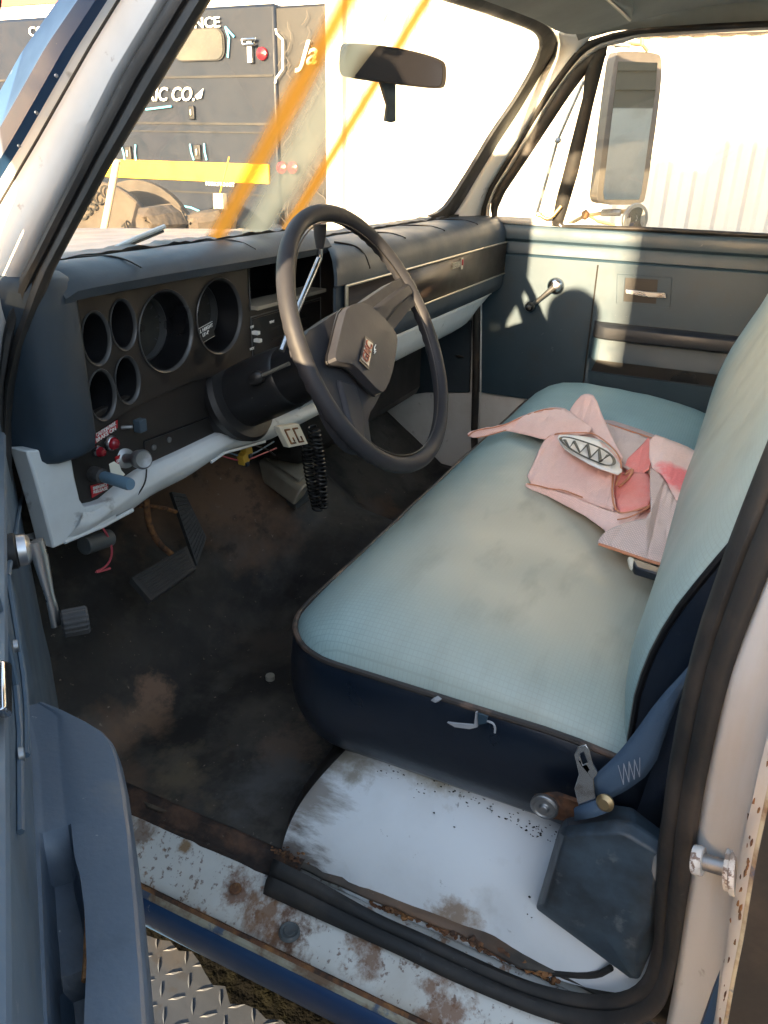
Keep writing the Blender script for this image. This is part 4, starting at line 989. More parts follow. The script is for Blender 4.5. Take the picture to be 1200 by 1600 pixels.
mb.prism([ss_pt(u, v) for u, v in [(700, 1127), (715, 1129), (742, 1131), (744, 1111), (747, 1111), (747, 1134), (735, 1137), (712, 1134)]], (-.003, 0, 0), m_tear)
mb.prism([ss_pt(u, v, .004) for u, v in [(748, 1113), (763, 1118), (761, 1128), (748, 1130)]], (-.003, 0, 0), m_vinyl_blue)
mb.tube(smooth([ss_pt(u, v, .004) for u, v in [(758, 1126), (770, 1129), (774, 1137), (773, 1145)]], 2), .0014, m_tear, 6)
mb.build('torn_vinyl', seat, 'torn flap of vinyl on the cushion side')
mb = MB(); mb.blob(PX(682, 1093, .105), .0045, m_tear, (1, 1.3, .9), .4); mb.build('foam_crumb', seat); mb = MB(); mb.blob(PX(980, 1165, .108), .003, m_tear); mb.build('foam_crumb', seat)

# backrest
def bface(z): return ip([.30, .36, .42, .468, .53, .587, .642, .75, .86, .90, .915], [.022, .030, .030, .025, .010, -.011, -.035, -.075, -.105, -.13, -.17], z)
zs = [.30, .33, .36, .39, .42, .45, .48, .51, .54, .57, .6, .64, .68, .72, .76, .8, .84, .87, .89, .905, .915]
xs = [0, .004, .01, .02, .03, .045, .06, .09] + [.12 + i * .05 for i in range(24)] + [1 - q for q in (.09, .06, .045, .03, .02, .01, .004, 0)]
xs = sorted(set([q for q in xs if 0 <= q <= 1]))
rows = []
for z in zs:
    r = []
    for s in xs:
        top_in = max(0, z - .84); ins = .10 - math.sqrt(max(0, .01 - min(.1, top_in * 1.3) ** 2)) if top_in > 0 else 0
        x = lerp(.118 + ins, 1.55 - ins, s); d = min(x - .118 - ins, 1.55 - ins - x)
        b = .020 * (1 if d > .12 else math.sqrt(max(0, 1 - (1 - d / .12) ** 2)))
        b *= max(0, min(1, (z - .3) / .08)) 
        r.append(V((x, bface(z) - .004 + b + .004 * noise.noise(V((x * 4, z * 6, 9))), z)))
    rows.append(r)
mb = MB(); mb.loft(rows, m_back)
bk = mb.build('seat_backrest', T, 'sage vinyl seat backrest with navy side and black piping', angle=80)
edge = [r[0] for r in rows]; edge2 = [r[-1] for r in rows]
for E_, sg in ((edge, -1), (edge2, 1)):
    mb = MB(); mb.loft([E_, [p + V((sg * .008, -.012, 0)) for p in E_], [p + V((sg * .012, -.05, 0)) for p in E_], [p + V((sg * .008, -.10, 0)) for p in E_], [p + V((0, -.13 , 0)) for p in E_]], m_navy)
    mb.build('backrest_side', bk, 'dark navy vinyl side of the backrest')
    mb = MB(); mb.tube([p + V((sg * .001, -.001, 0)) for p in E_], .0042, m_bezel2, 8); mb.build('piping', bk)
mb = MB(); mb.loft([rows[-1], [p + V((0, -.09, -.01)) for p in rows[-1]], [V((p.x, -.24, .3)) for p in rows[-1]]], m_navy); mb.build('backrest_rear', bk)

# seat hinge bracket + bolt
bp = PX(852, 1257, .083)
mb = MB(); mb.prism([PX(u, v, .088) for u, v in [(835, 1240), (870, 1236), (905, 1248), (960, 1262), (955, 1290), (900, 1280), (850, 1272)]], (-.006, 0, 0), m_rust)
mb.lathe(bp, (-1, 0, 0), [(.0165, 0), (.0170, .006), (.013, .008), (.012, .006), (.006, .006), (.005, .010), (.0, .010)], m_steel, 28); mb.build('seat_bracket', T, 'rusty seat bracket with a round pivot bolt', bevel=.001)

# ---- seat belt -----------------------------------------------------------------------------
XB = .075
mb = MB(); Lf = resamp(smooth([PX(u, v, XB) for u, v in [(926, 1214), (960, 1183), (988, 1150), (1029, 1092), (1062, 1058), (1085, 1032), (1115, 960)]], 1), 30)
Rf = resamp(smooth([PX(u, v, XB - .004) for u, v in [(937, 1252), (972, 1240), (1021, 1204), (1042, 1140), (1066, 1078), (1092, 1040), (1130, 970)]], 1), 30)
mb.loft([Lf, [a.lerp(b, .3) + V((-.004, 0, 0)) for a, b in zip(Lf, Rf)], [a.lerp(b, .7) + V((-.003, 0, 0)) for a, b in zip(Lf, Rf)], Rf], m_strap)
belt = mb.build('seat_belt', T, 'blue grey seat belt strap rising from its buckle tongue', solid=.0018)
mb = MB(); zz = []
for i in range(9):
    zz.append((966 + i * 4.2 + (4 if i % 2 else 0), 1196 - i * 1.5 if i % 2 == 0 else 1228 - i * 2))
for a_, b_ in zip(zz, zz[1:]):
    P0, P1 = PX(*a_, XB - .010), PX(*b_, XB - .010); mb.tube([P0, P0.lerp(P1, .5), P1], .0005, m_thread, 4)
mb.build('belt_stitching', belt, 'zigzag stitching on the belt')
mb = MB(); mb.loft([[PX(u, v, .088) for u, v in [(992, 1277), (1010, 1225), (1050, 1120), (1085, 1030), (1130, 930)]], [PX(u, v, .086) for u, v in [(1050, 1308), (1062, 1230), (1090, 1110), (1120, 1010), (1170, 900)]]], m_strap_dk)
mb.build('belt_webbing', belt, 'darker navy length of belt webbing going into the retractor', solid=.0018)
tq = [(898, 1178), (903, 1166), (916, 1162), (922, 1170), (927, 1192), (935, 1206), (928, 1215), (932, 1246), (905, 1260), (898, 1230), (905, 1208)]
mb = MB(); mb.prism([PX(u, v, .055) for u, v in tq], (-.0025, 0, 0), m_chrome, [[PX(u, v, .055) for u, v in [(906, 1176), (913, 1173), (919, 1190), (911, 1194)]]])
mb.build('buckle_tongue', belt, 'steel seat belt tongue with a rectangular slot', bevel=.0008)
mb = MB(); mb.loft([[PX(u, v, .052) for u, v in [(898, 1262), (925, 1252), (942, 1246)]], [PX(u, v, .047) for u, v in [(899, 1282), (930, 1276), (952, 1268)]]], m_strap); mb.build('belt_loop', belt, solid=.004)
mb = MB(); mb.lathe(PX(945, 1255, .045), (-1, .2, .2), [(.009, -.004), (.010, 0), (.006, .004), (0, .004)], m_brass, 16); mb.build('anchor_bolt', belt, 'worn brass anchor bolt')
# retractor cover
o1 = [(837, 1419), (873, 1296), (883, 1278), (935, 1266), (958, 1258), (988, 1262), (1044, 1305), (1034, 1396), (1026, 1467), (1000, 1530), (985, 1528)]
back = [PX(u, v, .085) for u, v in o1]; c_ = V((0, 0, 0))
mid = [PX(u, v, .045) for u, v in [(838, 1420), (872, 1300), (884, 1290), (940, 1284), (962, 1280), (990, 1286), (1040, 1318), (1032, 1396), (1024, 1465), (998, 1530), (984, 1528)]]
frt = [PX(u, v, .030) for u, v in [(852, 1416), (884, 1308), (893, 1304), (942, 1304), (965, 1302), (985, 1308), (1030, 1335), (1022, 1398), (1015, 1440), (996, 1470), (930, 1440)]]
mb = MB(); mb.loft([back, mid, frt], m_cover, True); mb.sheet(frt, m_cover)
mb.build('belt_retractor_cover', T, 'scuffed slate blue plastic cover over the belt retractor', bevel=.006, segs=3, angle=30)
mb = MB(); m_shard = M('cloudy_plastic', (.4, .42, .43), .3, alpha=.45)
mb.prism([PX(u, v, .028) for u, v in [(1022, 1338), (1042, 1320), (1046, 1360), (1040, 1398), (1028, 1385), (1018, 1360)]], (-.001, 0, 0), m_shard); mb.build('plastic_shard', T, 'torn piece of cloudy plastic beside the retractor cover')

# ================================================================== PASSENGER DOOR
XD = 1.65
mb = MB()
def yz(y, z, x=XD): return V((x, y, z))
F = .735; Bk = -.30
mb.prism([yz(F, .02, XD + .008), yz(F, .79, XD + .008), yz(Bk, .79, XD + .008), yz(Bk, .02, XD + .008)], (.05, 0, 0), m_white)
pd = mb.build('passenger_door', T, 'passenger door with a dark blue inner panel', bevel=.004)
# moulded inner panel: profile rows along z, extruded along y, with the armrest bulge behind y=.386
def pprof(y):
    arm = max(0, min(1, (.395 - y) / .02))
    pts = [(.788, 0.012), (.780, -.012), (.768, -.018), (.745, -.014), (.7405, -.006), (.737, -.002), (.733, -.005), (.706, -.006), (.702, -.001), (.698, -.006), (.66, -.006), (.56, -.006),
           (.535, lerp(-.006, -.006, arm)), (.532, lerp(-.006, -.014, arm)), (.50, lerp(-.006, -.014, arm)), (.47, lerp(-.006, -.030, arm)), (.435, lerp(-.006, -.034, arm)), (.432, lerp(-.006, .004, arm)), (.395, lerp(-.006, .004, arm)), (.392, lerp(-.006, -.012, arm)), (.33, -.008), (.283, -.006), (.281, .009)]
    return [V((XD + dx, y, z)) for z, dx in pts]
mb = MB(); ysl = [F - .004, F - .006, .7, .6, .5, .42, .397, .393, .389, .385, .381, .377, .373, .36, .2, 0, -.15, Bk + .01]
mb.loft([pprof(y) for y in ysl], m_vinyl_blue)
panel = mb.build('door_panel', pd, 'moulded dark blue vinyl door panel', angle=40)
mb = MB(); pts = [(.375, .44), (.372, .40)]
mb.add([V((XD - .002, .37, .434)), V((XD - .002, -.15, .434)), V((XD - .002, -.15, .393)), V((XD - .002, .385, .393))], [(0, 1, 2, 3)], m_bezel2); mb.build('map_pocket_shade', pd, 'map pocket slot below the armrest, its shadow painted black')  # flat black sheet paints the shadow inside the recess
# vertical crease
mb = MB(); mb.tube([V((XD - .0075, .404, .69)), V((XD - .0075, .402, .5)), V((XD - .0075, .400, .30))], .0022, m_bezel, 6); mb.build('panel_crease', pd)
# armrest
mb = MB(); rows = []
for y, k in [(.392, .15), (.386, .5), (.372, .8), (.35, 1), (.2, 1), (.05, 1), (-.1, 1)]:
    rows.append([V((XD - .004, y, .538)), V((XD - .045 * k, y, .540)), V((XD - .060 * k, y, .533)), V((XD - .064 * k, y, .520)), V((XD - .060 * k, y, .502)), V((XD - .045 * k, y, .496)), V((XD - .004, y, .492))])
mb.loft(rows, M('blue_black_armrest', (.012, .015, .021), .5, layers=[((.03, .028, .028), 8, .5, .7, .6)]), True, True); mb.build('armrest', pd, 'dark padded armrest on the passenger door', bevel=.002)
# handle
def PDo(u, v, d): return PX(u, v, XD - d)
mb = MB(); q = [PDo(u, v, .0085) for u, v in [(964, 428), (1050, 434), (1047, 481), (963, 474)]]; h_ = [PDo(u, v, .0085) for u, v in [(977, 434), (1028, 437), (1025, 475), (974, 471)]]
mb.prism(q, (.002, 0, 0), m_vinyl_blue, [h_]); mb.build('handle_escutcheon', pd, bevel=.001)
mb = MB(); mb.prism([p + V((.001, 0, 0)) for p in h_], (.001, 0, 0), m_bezel2); mb.lathe(PDo(1015, 448, .006), (-1, 0, 0), [(.005, 0), (.005, .001)], m_bezel2, 12); mb.build('handle_recess', pd)
mb = MB(); mb.prism([PDo(u, v, .022) for u, v in [(977, 452), (1010, 456), (1040, 458), (1041, 466), (1008, 464), (977, 459)]], (.006, 0, 0), m_chrome); mb.build('door_handle', pd, 'chrome inside pull lever on the passenger door', bevel=.0015)
# crank
mb = MB(); c = PDo(868, 447, .012); k_ = PDo(829, 479, .03)
mb.lathe(c, (-1, 0, 0), [(.022, -.006), (.024, 0), (.022, .006), (.014, .012), (.0, .013)], m_chrome, 28)
d_ = (k_ - c); mb.tube([c + V((-.010, 0, 0)), c + d_ * .5 + V((-.006, 0, 0)), k_ + V((.006, 0, 0))], [.0145, .010, .009], m_steel, 12, flat=.6)
cr = mb.build('window_crank', pd, 'chrome window crank pitted with rust')
mb = MB(); mb.lathe(k_, (-1, 0, 0), [(.009, -.006), (.0125, 0), (.0135, .012), (.011, .018)], m_bezel2, 20); mb.lathe(k_, (-1, 0, 0), [(.0085, .0185), (.008, .0205), (.0, .021)], m_chrome, 20); mb.build('crank_knob', pd)
# belt strip, window frame, vent
def band(A, B, mat, n=30, d0=.0, d1=.0, name='window_frame', lab=None, solid=.010, par=None):
    a = resamp([PS(u, v, d0) for u, v in A], n); b = resamp([PS(u, v, d1) for u, v in B], n)
    mb = MB(); mb.loft([a, [p.lerp(q, .5) + V((-.003, 0, 0)) for p, q in zip(a, b)], b], mat); return mb.build(name, par or pd, lab, solid=solid, angle=50)
top_ = [(1000, 43), (1100, 37), (1200, 32), (1380, 22)]
LA = [(748, 352), (749, 330), (759, 296), (780, 261), (811, 215), (843, 159), (874, 114), (895, 86), (916, 65), (955, 52)] + top_
LB = [(757, 352), (760, 322), (771, 294), (797, 252), (825, 205), (857, 154), (890, 107), (913, 81), (937, 67), (962, 60)] + [(u, v + 9) for u, v in top_]
LC = [(765, 350), (765, 322), (774, 296), (801, 257), (843, 187), (878, 131), (904, 100), (932, 78), (955, 70), (975, 66)] + [(u, v + 14) for u, v in top_]
band(LA, LB, m_black, 60, .012, .010, 'door_weatherstrip', 'black rubber seal curving over the passenger window', .004, T)
band(LB, LC, m_jamb, 60, .008, .006, 'window_frame', 'thin painted metal frame of the passenger window', .003)
band([(770, 345), (766, 320), (775, 296), (801, 257), (843, 187), (878, 131), (904, 100), (932, 78), (948, 72)], [(777, 342), (777, 327), (790, 299), (825, 247), (862, 191), (890, 149), (914, 117), (930, 100), (948, 86)], m_black, 30, .005, .003, 'vent_frame', 'black frame around the triangular vent window', .004)
band([(925, 90), (914, 117), (911, 152), (890, 233), (878, 280), (869, 313), (862, 352)], [(950, 70), (947, 84), (927, 163), (912, 232), (904, 268), (888, 322), (878, 354)], m_black, 20, .007, .005, 'window_divider', 'black upright bar between the vent and the side window', .006)
band([(773, 338), (800, 339), (840, 341), (870, 343)], [(776, 348), (800, 351), (840, 356), (884, 359)], m_jamb, 12, .007, .004, 'vent_sill', None, .004)
band([(878, 351), (1000, 354), (1200, 365), (1380, 373)], [(878, 357), (1000, 361), (1200, 372), (1380, 381)], m_black, 12, .006, .006, 'window_sill_strip', 'thin black strip along the bottom of the passenger window', .006)
mb = MB(); mb.prism([PS(u, v, -.006) for u, v in [(765, 352), (790, 300), (900, 118), (950, 74), (1200, 50), (1380, 40), (1380, 380), (880, 356)]], (.004, 0, 0), m_glass); mb.build('window_glass', pd)
# vent latch (brass)
mb = MB(); a, b, c = PS(842, 335, .03), PS(858, 345, .035), PS(877, 322, .02)
mb.tube(smooth([a, b, c], 2), .005, m_brass, 10); mb.blob(a, .008, m_brass, (1, 1.3, 1), .05); mb.build('vent_latch', pd, 'brass coloured vent window latch')

# outside mirror (passenger)
XM = 1.93; mn2 = V((-.66, -.75, 0)).normalized(); mc2 = PX(985, 200, XM)
PM = lambda u, v, d=0: PP(u, v, mc2 + mn2 * d, mn2)
fo = smooth([PM(u, v) for u, v in [(962, 84), (970, 79), (1026, 82), (1035, 90), (1033, 140), (1010, 306), (1003, 320), (940, 320), (932, 312), (934, 290), (956, 120)]], 2, True)
cen = sum(fo, V((0, 0, 0))) / len(fo)
m_mf = M('brown_grey_mirror_frame', (.10, .085, .075), .5, layers=[((.20, .16, .13), 12, .5, .7, .6)])
mb = MB(); mb.prism(fo, -mn2 * .035, m_mf)
om = mb.build('outside_mirror', T, 'tall rectangular truck mirror outside the passenger window', bevel=.006)
mb = MB(); mb.prism([PM(u, v, .001) for u, v in [(966, 96), (1027, 98), (1024, 140), (1002, 300), (998, 312), (944, 312), (942, 300), (962, 130)]], mn2 * .001, m_mirror); mb.build('mirror_glass', om)
mb = MB(); rc = PX(993, 343, XM - .02)
mb.lathe(rc, mn2, [(.0, -.03), (.03, -.026), (.045, -.008), (.046, 0), (.044, .003)], m_steel, 32)
mb.lathe(rc, mn2, [(.043, .001), (.03, .004), (.0, .0065)], m_mirror, 32, False); mb.build('round_mirror', om, 'small round convex mirror below the rectangular one')
mb = MB()
for pts, r in [([(885, 352), (912, 338), (940, 333), (985, 330)], .006), ([(915, 334), (935, 346), (960, 352)], .004), ([(960, 72), (985, 68), (1004, 70), (1012, 80)], .005), ([(1003, 60), (1003, 72)], .006)]:
    mb.tube([PX(u, v, XM + .01) for u, v in pts], r, m_brass, 8)
mb.blob(PX(915, 336, XM), .014, m_rust, (1, 1, 1.2), .15); mb.tube([PX(940, 332, XM), PX(970, 332, XM)], .010, m_steel, 8); mb.tube([PX(934, 66, XM), PX(985, 72, XM)], .005, m_steel, 8)
mb.build('mirror_arm', om, 'rusty mirror arm bracket')
mb = MB(); mb.tube([PX(912, 126, 1.84), PX(871, 219, 1.84), PX(838, 336, 1.84)], .005, m_steel, 8); mb.blob(PX(872, 219, 1.84), .011, m_steel, (1, 1, 1), .1); mb.build('mirror_brace', om, 'thin brace rod seen through the vent window')

# ================================================================== DRIVER DOOR (open)
HB = V((-.034, .772, 0)); DS = V((-.651, -.759, 0)).normalized(); DN = V((.759, -.651, 0)).normalized()
def D_(s, z, d=0): return HB + DS * s + DN * d + V((0, 0, z))
mb = MB()
mb.prism([D_(-.034, -.03, -.005), D_(-.034, .79, -.005), D_(1.04, .79, -.005), D_(1.04, .05, -.005), D_(.98, -.03, -.005)], -DN * .05, m_white)
mb.prism([D_(-.04, -.06, -.056), D_(-.04, .80, -.056), D_(1.05, .80, -.056), D_(1.05, .03, -.056), D_(.99, -.06, -.056)], -DN * .012, m_blue_paint)
dd = mb.build('driver_door', T, 'open driver door with a blue inner panel seen edge on', bevel=.004)
def dprof(s):
    arm = max(0, min(1, (s - .40) / .02))
    pts = [(.800, -.008), (.798, .008), (.788, .016), (.768, .019), (.745, .015), (.7405, .007), (.737, .003), (.733, .006), (.706, .007), (.702, .002), (.698, .007), (.66, .007), (.56, .007), (.535, .007), (.49, .007),
           (.47, lerp(.007, .02, arm)), (.435, lerp(.007, .03, arm)), (.41, lerp(.007, .03, arm)), (.35, lerp(.007, .022, arm)), (.30, .009), (.20, .007), (.10, .005), (.095, -.004)]
    return [D_(s, z, d) for z, d in pts]
mb = MB(); mb.loft([dprof(s) for s in [-.036, -.032, .1, .2, .3, .39, .395, .4, .405, .41, .415, .42, .43, .5, .7, .9, 1.0, 1.03]], m_door_blue)
mb.build('door_panel', dd, 'moulded blue vinyl inner panel of the driver door', angle=40)
# raised rails seen at grazing angle
mb = MB()
for s0, z0, s1, z1 in [(.08, .665, .95, .665)]:
    mb.tube([D_(s0, z0, .008), D_(s1, z1, .008)], .005, m_door_blue, 8)
mb.build('panel_ridge', dd)
for pts in ([(41, 735), (36, 765), (28, 810), (12, 900)], [(12, 900), (22, 960), (41, 1084), (42, 1180)], [(-6, 930), (8, 985), (30, 1100), (32, 1300)]):
    mb = MB(); mb.tube(smooth([PP(u, v, HB + DN * .009, DN) for u, v in pts], 1), .0022, m_door_blue, 6); mb.build('panel_ridge', dd)
for u, v in [(30, 1180), (22, 1010)]:
    mb = MB(); mb.lathe(PP(u, v, HB + DN * .009, DN), DN, [(.005, 0), (.0045, .003), (0, .0035)], m_steel, 14); mb.build('screw', dd)
# armrest with pull cup
al = [(.385, 0), (.385, .03), (.40, .050), (.44, .060), (.60, .062), (.78, .062), (.83, .05), (.84, .0)]
def sd_(u, v, z=.53):
    p = PZ(u, v, z) - HB; return (V((p.x, p.y, 0)).dot(DS), max(.006, V((p.x, p.y, 0)).dot(DN) - .005))
cup = [sd_(*q) for q in [(68, 1312), (118, 1338), (127, 1368), (134, 1420), (138, 1500), (134, 1600), (128, 1680), (60, 1680)]]
rp = [sd_(*q) for q in [(72, 1096), (105, 1108), (140, 1124), (168, 1140), (183, 1156), (193, 1180), (203, 1225), (214, 1300), (226, 1420), (236, 1540), (242, 1640)]]
rp += [(.80, rp[-1][1]), (.86, rp[-1][1] * .9), (.875, .01)]
rr_ = resamp([V((a, b, 0)) for a, b in rp], 120); cupR = [(p.x, p.y) for p in [V((a, b, 0)) for a, b in cup[1:7]]]
rows = []
for k, p in enumerate(rr_):
    s_r, d_r = p.x, max(.004, p.y); t = min(1, k / 20); s_l = max(s_r, .375 + .0 * t) if k > 14 else lerp(rp[0][0], rr_[14].x, k / 14)
    crn = ip([c[0] for c in cupR], [c[1] for c in cupR], s_r); dep = ip([.530, .540, .548, .585, .592, .612, .620, .80, .81], [0, .010, .034, .036, .040, .042, .056, .056, 0], s_r)
    def q(f, z): return D_(lerp(s_l, s_r, f), z, .003 + d_r * f)
    fr = min(.72, crn / d_r); row = [q(-.02, .44), q(0, .529), q(.02, .5305), q(.10, .5305)]
    row += [q(.13, .530 - dep * .85), q(.16, .530 - dep), q(max(.18, fr - .05), .530 - dep), q(max(.20, fr - .01), .530 - dep * .85), q(max(.22, fr + .02), .5305)]
    row += [q(max(.6, min(.80, fr + .12)), .531), q(.93, .5305), q(.965, .529), q(.988, .525), q(1.0, .518), q(.99, .47), q(.93, .44), q(.5, .425)]
    rows.append(row)
mb = MB(); mb.loft(rows, m_arm); mb.add(rows[0], [tuple(range(len(rows[0])))], m_arm)
mb.build('armrest', dd, 'large blue grey armrest with a pull cup on the open driver door', angle=30)
mb = MB(); a_, b_ = sd_(137, 1372), sd_(135, 1520); mb.tube([D_(lerp(a_[0], b_[0], t), .524, lerp(a_[1], b_[1], t) + .0035 + .0012 * math.sin(t * 3.1)) for t in [0, .2, .5, .8, 1]], .0022, m_rust, 6); mb.build('armrest_rust', dd, 'rusty slit along the edge of the pull cup')
# handle lever
mb = MB(); mb.prism([PP(u, v, HB + DN * .016, DN) for u, v in [(8, 1030), (19, 1034), (20, 1120), (10, 1108)]], DN * -.006, m_chrome); mb.build('door_handle', dd, 'chrome inside pull lever on the driver door', bevel=.002)
# crank
cb_ = PZ(54, 856, .627); cb_ = cb_ - DN * ((cb_ - HB).dot(DN) - .012); kn = PZ(104, 974, .548); kn = kn - DN * ((kn - HB).dot(DN) - .040)
mb = MB(); mb.lathe(cb_, DN, [(.016, -.006), (.016, .002), (.013, .004), (.009, .008)], m_dark_trim, 28); mb.lathe(cb_, DN, [(.0145, .004), (.014, .011), (.010, .014), (0, .015)], m_chrome, 28)
ca = cb_ + DN * .020; e_ = kn - DN * .004
mb.tube([ca + (ca - e_) * .08, ca.lerp(e_, .15), ca.lerp(e_, .6), e_], [.0075, .008, .0050, .006], m_chrome, 12, flat=.55)
mb.build('window_crank', dd, 'silver window crank on the driver door')
mb = MB(); seg = 64; rows = []
for h, k in [(0, .8), (.002, 1), (.022, 1), (.024, .85)]:
    a1 = DN.orthogonal().normalized(); a2 = DN.cross(a1); rows.append([kn + DN * h + (a1 * math.cos(2 * math.pi * j / seg) + a2 * math.sin(2 * math.pi * j / seg)) * (.0132 if j % 4 < 2 else .0124) * k for j in range(seg)])
mb.loft(rows, m_rub, True, True); mb.build('crank_knob', dd, 'black ribbed crank knob', angle=20)
# window frame of the driver door (leans in with the pillar)
def Fz(z): return .30 * (z - .8) - .01
fp = [(.00, .79), (.13, 1.07), (.20, 1.16), (.28, 1.20), (.95, 1.22), (1.03, 1.15), (1.04, .79)]
mb = MB(); mb.tube([D_(s, z, Fz(z) - .01) for s, z in fp], .013, m_jamb, 10); mb.tube([D_(s + (.02 if s < .5 else -.02), z - .012, Fz(z) - .004) for s, z in fp], .008, m_black, 8)
mb.tube([D_(.28, .79, -.012), D_(.24, 1.16, .09)], .009, m_black, 8); mb.build('window_frame', dd, 'painted frame around the driver door window')
mb = MB(); mb.prism([D_(.03, .80, -.008), D_(.275, .80, -.008), D_(.235, 1.13, .085), D_(.14, 1.06, .065)], DN * -.004, m_vent_shade); mb.build('vent_glass', dd, 'vent window of the driver door, made cloudy to hold back the sun')
rm = V((-.47, .60, 1.08)); rn = V((-.97, -.25, 0)).normalized(); rw = V((rn.y, -rn.x, 0))  # unseen mirror plate, sized and turned to shade pillar and wheel
mb = MB(); mb.prism(smooth([rm + rw * a + V((0, 0, b)) for a, b in [(-.11, -.21), (.11, -.21), (.11, .21), (-.11, .21)]], 1, True), -rn * .03, m_steel)
mb.tube([rm + V((0, 0, .2)), rm + V((0, 0, .26)), D_(.15, 1.08, .03)], .007, m_steel, 8); mb.tube([rm + V((0, 0, -.2)), rm + V((0, 0, -.26)), D_(.2, .78, -.06)], .007, m_steel, 8); mb.build('outside_mirror', dd, 'tall rectangular mirror on the driver door, unseen, turned to shade the pillar')
# unseen driver mirror head and upright rod, shaped for the shadows they cast
mb = MB(); c = D_(.68, .945, -.13)
mb.prism([c + V((.25, 1, 0)).normalized() * a + V((0, 0, b)) for a, b in [(.076 * math.cos(rad(q)), .070 * math.sin(rad(q))) for q in range(0, 181, 15)] + [(-.076, -.06), (-.07, -.22), (.07, -.22), (.076, -.06)]], V((-.03, .008, 0)), m_steel)
mb.tube([c + V((0, 0, -.09)), D_(.62, .78, -.06)], .010, m_steel, 8); mb.tube([D_(.83, .70, -.065), D_(.83, 1.18, -.065)], .007, m_steel, 8)
mb.build('outside_mirror', dd, 'round topped driver door mirror with a rod, unseen, shaped for its shadow')

# ================================================================== STEP PLATE, HOOD, BODY
mb = MB(); ZS = -.20
mb.box((-.17, .40, ZS - .006), (.64, 1.5, .012), m_plate)
for i in range(22):
    for j in range(48):
        x = -.48 + i * .029; y = -.30 + j * .029
        a = rad(38) if (i + j) % 2 else rad(-52)
        t, s_ = V((math.cos(a), math.sin(a), 0)), V((-math.sin(a), math.cos(a), 0)); c = V((x, y, ZS)); L_ = .0135; w_ = .0028
        vs = [c - t * L_, c - s_ * w_, c + t * L_, c + s_ * w_, c + V((0, 0, .0014)) - t * L_ * .5, c + V((0, 0, .0014)) + t * L_ * .5]
        mb.add(vs, [(0, 1, 4), (1, 5, 4), (1, 2, 5), (2, 3, 5), (3, 4, 5), (3, 0, 4)], m_plate)
step = mb.build('side_step', T, 'worn diamond plate side step below the door', angle=15)
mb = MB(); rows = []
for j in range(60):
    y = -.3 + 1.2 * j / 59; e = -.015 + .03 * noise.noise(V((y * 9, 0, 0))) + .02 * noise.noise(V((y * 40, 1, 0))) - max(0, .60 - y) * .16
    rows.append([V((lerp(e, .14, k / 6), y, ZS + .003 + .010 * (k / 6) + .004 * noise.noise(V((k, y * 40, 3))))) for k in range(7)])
mb.loft(rows, m_moss_shade); mb.build('grime', step, 'dark mossy grime and painted shadow gap against the body', kind='stuff')  # dark sheet draws both the debris and the shade beside the body
# hood, cowl, wings
m_hood = M('dusty_blue_hood', (.07, .08, .11), .4, coat=.2, layers=[((.18, .17, .17), 3, .42, .68, .8)])
mb = MB(); rows = []
for k in range(13):
    x = lerp(-.02, 1.67, k / 12); e = abs(k / 12 - .5) * 2; rows.append([V((x, y, .765 - .03 * e ** 6 - (y - .9) * .05)) for y in (.90, .95, 1.2, 1.6, 2.0, 2.15)] + [V((x, 2.2, .45))])
mb.loft(rows, m_hood); mb.build('bonnet', T, 'dusty blue bonnet seen through the windscreen', solid=.01)
mb = MB(); mb.prism([(-.06, .80, -.1), (-.06, .80, .76), (-.06, 2.2, .66), (-.06, 2.2, -.1), (-.06, 1.75, -.1), (-.06, 1.65, .18), (-.06, 1.45, .28), (-.06, 1.25, .18), (-.06, 1.15, -.1)], (.03, 0, 0), m_blue_paint)
mb.build('front_wing', T, 'dark blue front wing beside the driver door'); mb = MB(); mb.prism([(1.71, .80, -.1), (1.71, .80, .70), (1.71, 2.2, .62), (1.71, 2.2, -.1)], (-.03, 0, 0), m_blue_paint); mb.build('front_wing', T, 'dark blue front wing on the passenger side')
for x, y in [(.05, 1.45), (1.6, 1.45), (.05, -1.4), (1.6, -1.4)]:
    mb = MB(); s_ = 1 if x < .5 else -1
    mb.lathe((x, y, -.25), (s_, 0, 0), [(.20, .0), (.33, .0), (.355, .03), (.355, .19), (.33, .22), (.20, .22)], m_black, 40, False); mb.lathe((x, y, -.25), (s_, 0, 0), [(0, .05), (.12, .04), (.20, .01), (.20, .1)], m_white, 32, False); mb.build('wheel', T)
mb = MB(); mb.box((.82, -1.3, .1), (1.6, 1.8, .5), m_blue_paint); mb.build('load_bed', T, bevel=.02)
# wiper
mb = MB(); pts = [PP(u, v, WS[0] + WS[1] * .02, WS[1]) for u, v in [(88, 422), (130, 406), (169, 393), (215, 371), (257, 354)]]
mb.tube(pts, .0035, m_white, 8); mb.tube([p + V((0, .004, -.006)) for p in pts], .003, m_black, 8)
mb.build('wiper', T, 'pale windscreen wiper resting on the glass')

